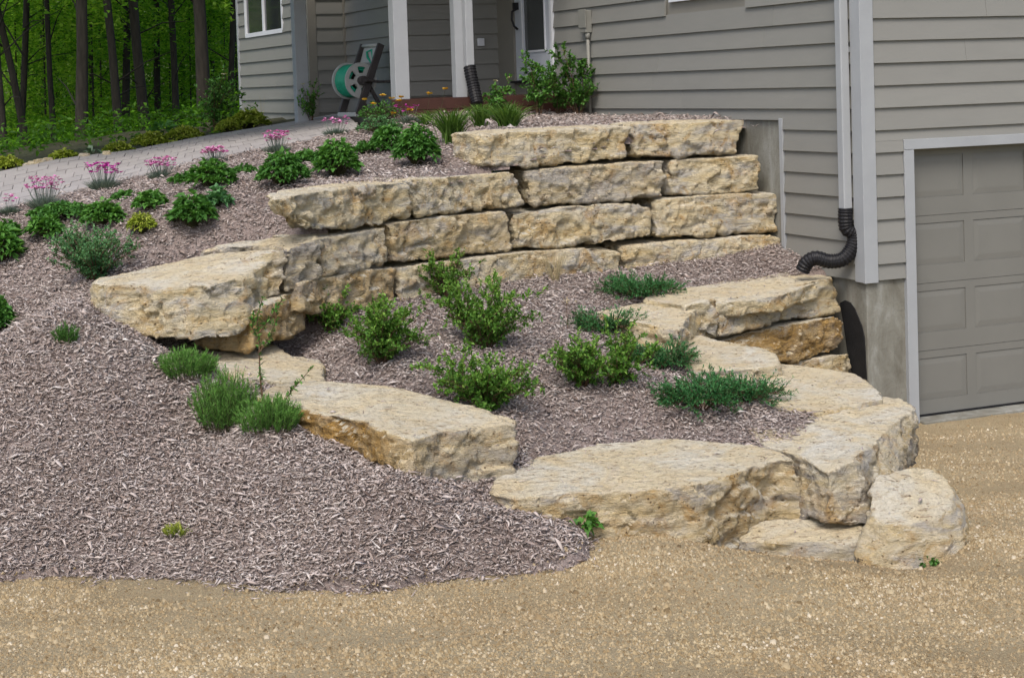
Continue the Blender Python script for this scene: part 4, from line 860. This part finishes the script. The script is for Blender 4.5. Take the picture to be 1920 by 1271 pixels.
def k_mound(root, w, h, leaf='l_dark', n=170, L=.055, W=.034, lobes=3):
    """leafy perennial: long-stalked leaves in a dome"""
    a = RNG.uniform(0, 6.283, n); s = RNG.uniform(0, 1, n) ** .6; zz = h * (.92 - .62 * s ** 2) * RNG.uniform(.55, 1.05, n)
    T = np.c_[np.cos(a) * s * w / 2, np.sin(a) * s * w / 2, zz]; A = np.c_[T[:, :2] * .12, np.full(n, -.01)]
    add_part('stalks', sticks(A, T, .002, .0012, np.c_[np.zeros((n, 2)), h * .1 * np.ones(n)]), 'stem', root)
    out = []; o = unit(np.c_[T[:, :2], np.full(n, .05)])
    for k in range(lobes):
        th = (k - (lobes - 1) / 2) * .75; D = np.c_[o[:, 0] * math.cos(th) - o[:, 1] * math.sin(th), o[:, 0] * math.sin(th) + o[:, 1] * math.cos(th), RNG.normal(.05, .35, n)]
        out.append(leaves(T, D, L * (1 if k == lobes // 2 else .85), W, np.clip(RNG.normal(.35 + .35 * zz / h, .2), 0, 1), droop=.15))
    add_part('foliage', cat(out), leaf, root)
def k_blades(root, w, h, leaf='l_grass', n=220, W=.012, droop=.45, name='blades'):
    h *= 1.35; n = int(n * 1.5); a = RNG.uniform(0, 6.283, n); s = RNG.uniform(.15, 1, n); D = np.c_[np.cos(a) * s * w / h * .62, np.sin(a) * s * w / h * .62, np.ones(n)]
    P = np.c_[RNG.normal(0, w * .07, (n, 2)), np.full(n, -.01)]; L = h * RNG.uniform(.6, 1.18, n) * (1 + .25 * s)
    add_part(name, ribbons(P, D, L, W, droop), leaf, root)
def k_fine(root, w, h, leaf='l_lav', n=900, W=.004, stems=40):
    """bushy tuft of many thin upright shoots with needle leaves"""
    m = stems * 3; a = RNG.uniform(0, 6.283, m); s = RNG.uniform(0, 1, m) ** .6
    A = np.c_[np.cos(a) * s * w * .34, np.sin(a) * s * w * .34, np.full(m, -.01)]; T = np.c_[np.cos(a) * s * w * .5, np.sin(a) * s * w * .5, h * RNG.uniform(.6, 1.05, m) * (1 - .45 * s ** 2)]
    add_part('stalks', sticks(A, T, .0016, .001), 'stem', root)
    k = RNG.integers(0, m, n * 3); t = RNG.uniform(.12, 1.05, n * 3)[:, None]; P = A[k] * (1 - t) + T[k] * t; D = unit(T[k] - A[k]) + RNG.normal(0, .38, (n * 3, 3))
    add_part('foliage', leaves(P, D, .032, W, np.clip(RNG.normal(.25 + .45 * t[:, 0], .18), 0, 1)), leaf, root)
def k_juniper(root, w, d, h, n=5200, ns=22, seed=0):
    n = int(n * 1.5)
    a = np.linspace(0, 6.283, ns, endpoint=False) + RNG.normal(0, .15, ns); l = RNG.uniform(.6, 1.05, ns)
    T = np.c_[np.cos(a) * l * w / 2, np.sin(a) * l * d / 2, h * RNG.uniform(.15, .55, ns)]; A = np.c_[T[:, :2] * .08, np.full(ns, .0)]
    bow = np.c_[np.zeros((ns, 2)), np.full(ns, h * .3)]; st = [sticks(A, T, .005, .002, bow)]
    m = ns * 16; i = RNG.integers(0, ns, m); t = RNG.uniform(.1, 1, m)[:, None]; P = A[i] * (1 - t) + T[i] * t + bow[i] * (1 - (2 * t - 1) ** 2)
    D = unit(unit(T[i]) * .8 + RNG.normal(0, .55, (m, 3)) * np.array([1, 1, .6]) + np.array([0, 0, .3])); E = P + D * RNG.uniform(.05, .13, m)[:, None]
    st.append(sticks(P, E, .002, .001)); add_part('branches', cat(st), 'twig', root)
    k = RNG.integers(0, m, n); t = RNG.uniform(0, 1.05, n)[:, None]; Q = P[k] * (1 - t) + E[k] * t; DD = unit(E[k] - P[k]) + RNG.normal(0, .5, (n, 3))
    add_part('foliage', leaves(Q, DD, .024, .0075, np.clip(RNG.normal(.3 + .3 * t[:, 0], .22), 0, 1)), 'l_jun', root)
def flowers(T, r, petals=5):
    out = []; n = len(T); ph = RNG.uniform(0, 6.28, n)
    for k in range(petals):
        a = ph + k * 6.283 / petals; out.append(leaves(T, np.c_[np.cos(a), np.sin(a), RNG.uniform(.1, .7, n)], r, r * .85, RNG.random(n), fold=.1))
    return cat(out)
def k_dianthus(root, w, h, n=760, nf=56, petal='p_pink', r=.024, leaf='l_grey'):
    a = RNG.uniform(0, 6.283, n); s = RNG.uniform(0, 1, n) ** .6; A = np.c_[np.cos(a) * s * w * .28, np.sin(a) * s * w * .28, np.full(n, -.01)]
    add_part('blades', ribbons(A, np.c_[np.cos(a) * s, np.sin(a) * s, np.full(n, 1.1)], h * .62 * RNG.uniform(.5, 1.2, n), .0045, .25, 3), leaf, root)
    a = RNG.uniform(0, 6.283, nf); s = RNG.uniform(.1, 1, nf) ** .7; B = np.c_[np.cos(a) * s * w * .2, np.sin(a) * s * w * .2, np.full(nf, 0.)]; T = np.c_[np.cos(a) * s * w * .5, np.sin(a) * s * w * .5, h * RNG.uniform(.62, 1.06, nf)]
    add_part('flower_stalks', sticks(B, T, .0016, .0012), 'l_grey', root)
    o = add_part('flowers', flowers(T, r), petal, root); o['kind'] = 'stuff'
def k_rose(root, w, h, n=700, nf=3, petal='p_wht', L=.042, W=.027, ns=9, leaf='l_med'):
    st, (A, T, bow), (p, e) = branchy(w, h, ns, 6, r=.005); P, D = along(p, e, n); k = P[:, 2] > h * .12; P, D = P[k], D[k]
    add_part('branches', cat(st), 'twig', root); add_part('foliage', leaves(P, D, L, W), leaf, root)
    if nf:
        i = np.argsort(-T[:, 2])[:nf]
        for q_ in T[i]: add_part('flower', flowers(np.repeat((q_ + np.array([0, 0, .01]))[None], 2, 0), .028, 6), petal, root)
# ------------------------------------------------------------------ where each plant grows
def on_ground(fn, x, y, y0=6., y1=24.):
    a, b = ray(x, y); Y = np.arange(y0, y1, .02); z = fn(np.c_[a * Y, Y]); below = (H + b * Y) < z; i = np.argmax(below) if below.any() else len(Y) - 1
    return np.array([a * Y[i], Y[i], z[i]])
GRP = {}
def plant(name, label, cat_, x, y, wpx, hpx, fn, make, group=None, Y=None, **kw):
    p = on_ground(fn, x, y) if Y is None else atY(x, y, Y); s = scale_at(p[1])
    r = empty(name, tuple(p), label, cat_, group); r.rotation_euler.z = random.uniform(0, 6.28) if make is not k_juniper else 0
    make(r, wpx * s, hpx * s, **kw); return r
G1 = 'pink dianthus along the path'
dia = lambda x, y, w, h, lab, **k: plant('dianthus', lab, 'flower', x, y, w, h, g_up, k_dianthus, G1, **k)
dia(84, 392, 74, 56, 'pink dianthus clump over dark green leaves at the left end of the path')
dia(194, 355, 72, 46, 'fullest magenta-pink dianthus clump against the near edge of the path', petal='p_mag')
dia(303, 336, 62, 38, 'sparse pink dianthus clump, third from the left along the path')
dia(403, 306, 50, 28, 'pink dianthus blooms showing above the bright green mound beside the path')
dia(519, 288, 54, 40, 'pink dianthus clump behind the large dark green perennial beside the path')
dia(629, 255, 54, 34, 'pale pink dianthus clump just below the hose reel cart', nf=22)
dia(18, 402, 34, 34, 'few purple dianthus blooms cut off by the left edge of the picture', nf=10)
dia(768, 232, 58, 34, 'bright magenta dianthus over a blue-grey mound below the porch', petal='p_mag', leaf='l_grey', nf=16)
G2 = 'leafy perennials in the upper bed'
mo = lambda x, y, w, h, lab, **k: plant('leafy_perennial', lab, 'plant', x, y, w, h, g_up, k_mound, G2, **k)
mo(195, 424, 74, 48, 'bright green leafy clump in the second row from the path, left of the yellowish one', leaf='l_med', n=190)
mo(85, 448, 66, 46, 'rounded green leafy clump right of the plants at the left picture edge', leaf='l_med', n=150)
mo(284, 394, 58, 38, 'small bright green clump above the yellowish one', leaf='l_med', n=140, L=.045)
mo(267, 436, 52, 40, 'small yellow-green feathery clump', leaf='l_yel', n=220, L=.034, W=.012)
mo(362, 430, 76, 68, 'upright dark green plant with big pointed leaves in the upper left bed', leaf='l_dark', n=150, L=.065, W=.04)
mo(409, 390, 42, 36, 'small bluish leafy plant right behind the upright dark green one', leaf='l_silver', n=90)
mo(234, 373, 44, 14, 'low flat green plant in front of the fullest dianthus', leaf='l_dark', n=90, L=.04)
mo(396, 353, 82, 54, 'bright green mound with arching leaves under the path-side blooms', leaf='l_med', n=220)
mo(350, 344, 70, 20, 'low dark spreading leaves left of the bright green mound', leaf='l_dark', n=120, L=.04)
mo(120, 408, 130, 28, 'low dark spreading leaf mat beneath the leftmost dianthus', leaf='l_dark', n=330, L=.04)
mo(14, 444, 40, 32, 'dark leafy plant at the left picture edge, upper of two', leaf='l_dark', n=110)
mo(6, 490, 56, 66, 'bright broad-leaved plant at the left picture edge above the mulch slope', leaf='l_med', n=150, L=.09, W=.03)
mo(532, 350, 86, 72, 'large dark green bushy perennial left of centre beside the path', leaf='l_dark', n=300)
mo(632, 332, 80, 76, 'tall bright leafy perennial above the wedge-tipped wall block', leaf='l_med', n=280)
mo(578, 305, 66, 24, 'low dark leaf mat between the two large perennials', leaf='l_dark', n=140, L=.04)
mo(456, 326, 52, 16, 'low sparse green leaves between path and large dark perennial', leaf='l_dark', n=80, L=.035)
mo(728, 287, 66, 52, 'round blue-green perennial right of the low leaf mat', leaf='l_dark', n=240)
mo(783, 310, 78, 78, 'tall dark perennial standing nearest the third-row blocks', leaf='l_dark', n=300)
mo(682, 288, 40, 22, 'small low leaves beside the round blue-green perennial', leaf='l_dark', n=90, L=.035)
mo(712, 250, 84, 36, 'pale green feathery plant at the corner of the path end', leaf='l_silver', n=330, L=.03, W=.012)
mo(4, 625, 34, 66, 'green plant at the left picture edge on the lower mulch slope', leaf='l_dark', n=190)
G3 = 'daylily clumps below the porch'
dl = lambda x, y, w, h, lab, **k: plant('daylily', lab, 'plant', x, y, w, h, g_up, k_blades, G3, **k)
dl(848, 268, 92, 76, 'large arching daylily clump nearest the top wall course')
dl(903, 240, 66, 54, 'daylily clump under the black downspout pipe on the porch', n=150)
dl(953, 242, 96, 62, 'wide daylily clump right of the downspout pipe', n=220)
dl(800, 236, 50, 34, 'small daylily tuft behind the large arching clump', n=90)
plant('hosta', 'shrub-like clump of yellow flowers with dark foliage beside the hose reel cart', 'flower', 716, 228, 90, 42, g_up, k_mound, None, leaf='l_dark', n=220, L=.035, W=.014)
yf = empty('coreopsis', tuple(on_ground(g_up, 760, 232)), 'tall thin-stalked yellow flowers standing in front of the porch skirt', 'flower')
oy = np.array(yf.location); T = []
for x, y in ((683, 188), (717, 180), (734, 186), (753, 183), (748, 190), (806, 177), (835, 168), (738, 214), (768, 207), (700, 196)): T.append(atY(x, y, oy[1] + random.uniform(-.15, .15)) - oy)
T = np.array(T); B = T * np.array([1, 1, 0]) * .8 ; add_part('flower_stalks', sticks(B, T, .002, .0015), 'stem', yf)
for q_ in T: add_part('flower', flowers(np.repeat(q_[None], 2, 0), .036, 8), 'p_yel', yf)
G4 = 'roses beside the house'
ro_ = lambda x, y, w, h, lab, **k: plant('rose_bush', lab, 'shrub', x, y, w, h, g_up, k_rose, G4, **k)
ro_(1086, 216, 120, 132, 'tallest leafy rose bush against the siding under the utility box', n=2200, nf=1, ns=14)
ro_(1010, 218, 90, 110, 'open-stemmed rose bush in front of the entry door', n=1300, nf=0, ns=10)
ro_(938, 222, 80, 72, 'rose bush with two cream blooms beside the porch pipe', n=620, nf=2)
ro_(1046, 214, 70, 60, 'low rose bush between the two tall ones', n=420, nf=1, petal='p_pink')
plant('rose_bush', 'rose bush with one cream bloom against the corner board left of the hose reel', 'shrub', 585, 226, 64, 70, g_up, k_rose, G4, Y=19.4, n=420, nf=1)
plant('catmint', 'loose silvery green bush on the mulch slope above the big boulder slab', 'shrub', 180, 528, 150, 96, g_up, k_shrub, None, leaf='l_silver', n=6500, L=.022, W=.012, ns=56)
plant('juniper_seedling', 'small dark green shrublet alone on the left mulch slope', 'shrub', 124, 645, 46, 34, g_up, k_fine, None, leaf='l_dark', n=260, stems=14)
# spirea in the lower bed
G5 = 'small leafy shrubs in the lower terrace bed'
sh = lambda x, y, w, h, lab, **k: plant('spirea', lab, 'shrub', x, y, w, h, g_low, k_shrub, G5, **k)
sh(714, 680, 150, 112, 'dense round shrub left of centre in the lower bed, behind the golden-stained block', n=4200, ns=38)
sh(620, 622, 90, 72, 'small twiggy shrub behind the dense round one, near the bottom row of blocks', n=1500, ns=18)
sh(840, 560, 130, 82, 'yellowish green shrub in the rear middle of the lower bed', n=2400, L=.020)
sh(812, 532, 84, 56, 'pale shrub with shoots reaching up the wall face', n=1100, ns=14, leaf='l_spirea')
sh(908, 655, 176, 122, 'largest and roundest shrub in the centre of the lower bed', n=5000, ns=40)
sh(912, 770, 200, 106, 'wide spreading shrub close behind the gap between the front slabs', n=4600, ns=40)
sh(1094, 726, 142, 98, 'reddish-stemmed shrub, left one of the pair beside the juniper mats', n=2600, ns=26)
sh(1158, 722, 128, 98, 'leafy shrub, right one of the pair beside the juniper mats', n=2300, ns=24)
G6 = 'creeping junipers in the lower bed'
def jun(x, y, w, dm, h, lab, **k):
    r = plant('creeping_juniper', lab, 'shrub', x, y, w, h, g_low, lambda root, W_, H_, **kk: k_juniper(root, W_ * 1.12, dm, H_ * 1.0, **kk), G6, **k); r.rotation_euler.z = 0
jun(1198, 562, 150, .62, 46, 'dark juniper mat nearest the wall, behind the pale wedge slab')
jun(1130, 622, 138, .5, 30, 'low juniper mat in front of the pale wedge slab', n=3600)
jun(1242, 690, 118, .5, 44, 'dark juniper mat beside the flat step slab', n=3600)
jun(1318, 768, 160, .75, 60, 'large juniper mat in front, left half of the front pair', n=5600)
jun(1400, 752, 130, .5, 34, 'juniper branches reaching right over the pale slab', n=3200)
plant('hosta', 'tiny hosta with two pale leaves among the front juniper branches', 'plant', 1368, 778, 40, 26, g_low, k_mound, None, leaf='l_hosta', n=7, L=.07, W=.05, lobes=1)
def k_dry(root, w, h, n=34):
    a = RNG.uniform(0, 6.283, n); s = RNG.uniform(.1, 1, n); T = np.c_[np.cos(a) * s * w / 2, np.sin(a) * s * w / 2, h * RNG.uniform(.5, 1.05, n)]
    add_part('dry_stalks', sticks(np.c_[T[:, :2] * .15, np.zeros(n)], T, .0022, .001), 'straw', root)
plant('dormant_grass', 'clump of dry straw-coloured stalks against the bottom row of the wall', 'plant', 1042, 530, 60, 62, g_low, k_dry, None)
def k_twig(root, w, h):
    T = np.array([[0.0, 0, h], [-w * .3, 0, h * .98], [w * .4, 0, h * .9], [w * .1, 0, h * 1.02]]); A = np.array([[0, 0, 0.], [0, 0, h * .86], [0, 0, h * .84], [0, 0, h * .88]])
    add_part('dry_stalks', sticks(A, T, .003, .0018), 'twig', root); P = np.repeat(T[:1], 16, 0) + RNG.normal(0, 1, (16, 3)) * np.array([.022, .022, .004]); add_part('seed_head', leaves(P, RNG.normal(0, 1, (16, 3)), .02, .008), 'straw', root)
plant('dried_flower_stalk', 'single brown dried stalk with flat seed head between shrub and juniper', 'plant', 1064, 622, 30, 58, g_low, k_twig, None)
# tufts and the thin sapling at the left
plant('savory_tuft', 'bright green feathery tuft on the flat slab, upper left of two', 'plant', 350, 706, 124, 50, g_up, k_fine, 'feathery green tufts on the mulch slope', n=1500, stems=60)
plant('savory_tuft', 'tall bushy green tuft beside the thin sapling', 'plant', 424, 800, 134, 106, g_up, k_fine, 'feathery green tufts on the mulch slope', n=2400, stems=80)
plant('savory_tuft', 'lower spreading green tuft at the foot of the golden-stained block', 'plant', 505, 806, 134, 60, g_up, k_fine, 'feathery green tufts on the mulch slope', n=1700, stems=60)
sp = on_ground(g_up, 496, 772); sap = empty('sapling', tuple(sp), 'thin bare-stemmed sapling with small leaves rising before the flat slab', 'sapling')
def spt(x, y, dy=0): return atY(x, y, sp[1] + dy) - sp
paths_ = [[(496, 772), (490, 730), (487, 690), (486, 640), (482, 600), (492, 560)], [(487, 660), (500, 640), (512, 618), (520, 585)], [(496, 770), (530, 755), (545, 735), (562, 715), (586, 688)], [(486, 640), (474, 615), (476, 590)], [(486, 625), (505, 600), (530, 560)]]
st, lv = [], []
for k, pl in enumerate(paths_):
    Q = np.array([spt(x, y, -.012 * k * i / len(pl)) for i, (x, y) in enumerate(pl)]) 
    MB().tube([tuple(p) for p in Q], [.0068 * (1 - .14 * i) * (1 if k == 0 else .62) for i in range(len(Q))], 5).build('stem' if k == 0 else 'branch', MAT['twig'], sap)
    t = RNG.uniform(.15 if k else .12, 1, 46 if k else 90); i = (t * (len(Q) - 1)).astype(int).clip(0, len(Q) - 2); fr = (t * (len(Q) - 1) - i)[:, None]; P = Q[i] * (1 - fr) + Q[i + 1] * fr
    lv.append(leaves(P, unit(Q[i + 1] - Q[i]) * .5 + RNG.normal(0, .6, (len(t), 3)), .034, .012))
add_part('foliage', cat(lv), 'l_med', sap)
plant('weed', 'small green weed at the foot of the front slab on the mulch edge', 'weed', 1097, 992, 52, 26, g_up, k_mound, None, leaf='l_med', n=22, L=.055, W=.03)
plant('weed', 'tiny weed growing under the rounded boulder on the gravel', 'weed', 1742, 1062, 46, 16, g_gravel, k_mound, None, leaf='l_dark', n=20, L=.035, W=.02)
plant('moss_patch', 'little yellow-green moss patch on the lower mulch slope', 'moss', 332, 1004, 50, 16, g_up, k_fine, None, leaf='l_yel', n=120, stems=12)
# far side of the path
G7 = 'golden perennials along the far edge of the path'
fp = lambda x, y, w, h, lab, Y, **k: plant('golden_perennial', lab, 'plant', x, y, w, h, g_for, k_mound, G7, Y=Y, **k)
fp(14, 318, 58, 26, 'leftmost lime-yellow clump on the far side of the path', 17.1, leaf='l_yel', n=170, L=.05)
fp(120, 300, 48, 20, 'low lime-yellow clump right of the pale edging stones', 17.3, leaf='l_yel', n=150, L=.045)
fp(222, 289, 52, 24, 'lime clump right of the single hosta', 17.8, leaf='l_yel', n=150, L=.045)
fp(283, 277, 72, 30, 'broad golden clump in the middle of the far path edge', 18.1, leaf='l_yel', n=230)
fp(345, 267, 74, 30, 'golden clump next right of the broad middle one', 18.5, leaf='l_yel', n=230)
fp(428, 250, 44, 26, 'golden clump left of the house corner', 19.4, leaf='l_yel', n=150)
fp(466, 243, 74, 38, 'largest golden-leaved clump against the house corner', 19.8, leaf='l_yel', n=260, L=.07)
plant('hosta', 'single pale blue hosta between lime clumps beyond the path', 'plant', 177, 296, 26, 20, g_for, k_mound, None, Y=17.4, leaf='l_hosta', n=12, L=.09, W=.06, lobes=1)
plant('hosta', 'green hosta behind the golden clumps under the trees', 'plant', 304, 256, 42, 26, g_for, k_mound, None, Y=19.4, leaf='l_dark', n=30, L=.12, W=.08, lobes=1)
plant('viburnum', 'dark leafy shrub with bare pale stems beside the far house corner', 'shrub', 402, 245, 120, 108, g_for, k_rose, None, Y=20.6, n=1500, ns=18, nf=2, leaf='l_dark', L=.045, W=.03)
plant('dried_grass_stalk', 'thin dry grass stalk leaning against the far wing siding', 'plant', 492, 232, 26, 50, g_for, k_dry, None, Y=20.6, n=5)
# ------------------------------------------------------------------ woodland
def tube_np(P, R_, n=8):
    P = np.array(P, float); vs = []
    for i, p in enumerate(P):
        for k in range(n): a = 6.283 * k / n; rr = R_[i] * (1 + .12 * math.sin(k * 2.3 + i)); vs.append(p + np.array([math.cos(a) * rr, math.sin(a) * rr, 0]))
    f = []
    for i in range(len(P) - 1):
        for k in range(n): j = (k + 1) % n; f += [[i * n + k, i * n + j, (i + 1) * n + j], [i * n + k, (i + 1) * n + j, (i + 1) * n + k]]
    return np.array(vs), np.array(f), np.zeros(len(vs))
def clumps(centres, per, spread, L, W, flat=.45, tones=(.2, .95)):
    c = np.repeat(np.array(centres), per, 0); n = len(c); P = c + RNG.normal(0, spread, (n, 3)) * np.array([1, 1, flat]); tone = np.repeat(RNG.uniform(*tones, len(centres)), per)
    return leaves(P, np.c_[RNG.normal(0, 1, (n, 2)), RNG.normal(-.15, .35, n)], L, W, np.clip(tone + RNG.normal(0, .2, n), 0, 1))
crowns = []
for s in range(4):
    m = 75; a = RNG.uniform(0, 6.283, m); r = RNG.uniform(.5, 4.0, m); zz = RNG.uniform(5.6, 14.5, m)
    hi = np.c_[np.cos(a) * r, np.sin(a) * r, zz]; m = 22; a = RNG.uniform(0, 6.283, m); r = RNG.uniform(.9, 3.0, m); lo = np.c_[np.cos(a) * r, np.sin(a) * r, RNG.uniform(2.4, 5.8, m)]
    crowns.append(mesh_np('crown', *cat([clumps(hi, 14, .5, .46, .32), clumps(lo, 52, .34, .12, .075)])))
under = []
for s in range(3):
    m = 44; a = RNG.uniform(0, 6.283, m); r = RNG.uniform(.1, 1.7, m); lo = np.c_[np.cos(a) * r, np.sin(a) * r, RNG.uniform(.3, 5.2, m) * (1 - .12 * r)]
    under.append(mesh_np('foliage', *clumps(lo, 70, .27, .105, .065)))
TR = [(4, 12, 28, 0, 'straight dark trunk at the very left edge of the woodland'), (22, 12, 33, .03, 'thin dark trunk behind the leftmost one'), (48, 13, 29, -.06, 'trunk leaning left with a forked limb, near the left edge'), (104, 10, 31, -.01, 'slim straight trunk left of the thick dark one'),
      (137, 21, 26.5, .02, 'thickest dark trunk in the left half of the woodland'), (212, 15, 28, -.01, 'medium grey-brown trunk right of the thick dark one'), (233, 14, 35, .01, 'blackish trunk close behind the medium grey-brown one'), (271, 18, 29, -.01, 'stout trunk in the middle of the woodland'),
      (298, 12, 37, .0, 'distant dark trunk right of the stout middle one'), (321, 12, 32, .01, 'slim black trunk between the middle and the broad grey trunk'), (372, 23, 26, .0, 'broadest grey trunk left of the house'), (426, 11, 33, .015, 'thin trunk tight beside the house corner'),
      (176, 8, 41, .0, 'thin distant trunk between the thick and the medium trunks'), (80, 7, 43, .01, 'faint distant trunk between two left trunks'), (255, 7, 45, .0, 'thin faraway trunk left of the stout middle one'), (345, 8, 44, -.01, 'faraway trunk left of the broad grey one'), (400, 8, 42, .0, 'faraway trunk right of the broad grey one'),
      (-60, 16, 29, .0, 'trunk just outside the left edge of the picture'), (520, 16, 34, .0, 'trunk standing hidden behind the far wing of the house'), (150, 7, 50, 0, 'slender trunk deep in the wood behind the thickest one'), (200, 8, 52, .02, 'slender trunk deep in the wood left of the grey-brown one')]
for i, (x, wpx, Y, lean, lab) in enumerate(TR):
    a, _ = ray(x, 150); X = a * Y; z = float(g_for(np.array([[X, Y]]))[0]); r = wpx * scale_at(Y) / 2
    t = empty('forest_tree', (X, Y, z - .1), lab, 'tree', 'trees of the woodland left of the house')
    hs = np.linspace(0, 14, 9); ph = random.uniform(0, 6); P = [(lean * h * 3 + math.sin(h * .5 + ph) * .07, math.cos(h * .4 + ph) * .06, h) for h in hs]; R2 = [r * 1.35 if k == 0 else r * (1.02 - .055 * k) for k in range(9)]
    dta = [tube_np(P, R2, 9)]
    for k in range(3):
        zz = random.uniform(3.5, 9); a = random.uniform(0, 6.28); b0_ = np.array([lean * zz * 3, 0, zz]); e_ = b0_ + np.array([math.cos(a) * 1.6, math.sin(a) * 1.6, 1.8])
        if i == 2 and k == 0: b0_ = np.array([0., 0, 1.9]); e_ = b0_ + np.array([-1.2, 0, 2.2])
        dta.append(sticks(b0_[None], e_[None], r * .33, r * .12))
    for k in range(5):
        zz = random.uniform(.8, 4.2); a = random.uniform(0, 6.28); b0_ = np.array([lean * zz * 3, 0, zz]); e_ = b0_ + np.array([math.cos(a), math.sin(a), random.uniform(.2, .9)]) * random.uniform(.5, 1.3)
        dta.append(sticks(b0_[None], e_[None], .018, .006, np.array([0, 0, .08])))
    add_part('trunk', cat(dta), 'bark', t)
    c = link('crown', crowns[i % 4], MAT['l_forest'], t); c.rotation_euler.z = random.uniform(0, 6.28); c.scale = (1, 1, random.uniform(.9, 1.1))
G8 = 'young saplings filling the woodland'
k = 0
for row, (Y, x0, x1, st_) in enumerate(((36, -60, 480, 75), (40, -40, 480, 55), (45, -60, 480, 46), (49, -60, 500, 42))):
    x = x0 + random.uniform(0, 30)
    while x < x1:
        yy = Y + random.uniform(-1.6, 1.6); a, _ = ray(x, 150); X = a * yy; z = float(g_for(np.array([[X, yy]]))[0])
        t = empty('forest_sapling', (X, yy, z - .05), 'slim leafy sapling among the dark trunks of the woodland', 'sapling', G8)
        o = link('foliage', under[k % 3], MAT['l_forest'], t); o.rotation_euler.z = random.uniform(0, 6.28); o.scale = (1, 1, random.uniform(.85, 1.25))
        add_part('stem', sticks(np.array([[0, 0, 0.]]), np.array([[.1, .05, 5.2]]), .028, .012), 'bark', t); k += 1; x += st_ * random.uniform(.7, 1.3)
# ferns and brush on the woodland floor, and the deep wood beyond
n = 1300; X = RNG.uniform(-13, 2, n); Yb = RNG.uniform(18.6, 44, n); z = g_for(np.c_[X, Yb]); k_ = ~((X > -3.4 - (Yb - 24) * .05) & (Yb < 26)) & (Yb > 20.2 + X * .35 + .6); X, Yb, z = X[k_], Yb[k_], z[k_]
tag(link('undergrowth', mesh_np('undergrowth', *clumps(np.c_[X, Yb, z + RNG.uniform(.03, .3, len(z))], 22, .16, .09, .045, tones=(-.2, .22))), MAT['l_forest']), 'dark low undergrowth covering the woodland floor', 'undergrowth', kind='stuff')
m = 1500; c = np.c_[RNG.uniform(-26, 9, m), RNG.uniform(50, 60, m), RNG.uniform(0, 15, m)]
tag(link('deep_woodland', mesh_np('deep_woodland', *clumps(c, 30, .5, .26, .17, .8)), MAT['l_forest']), 'dense far foliage closing the view between the trunks', 'woodland', kind='stuff')
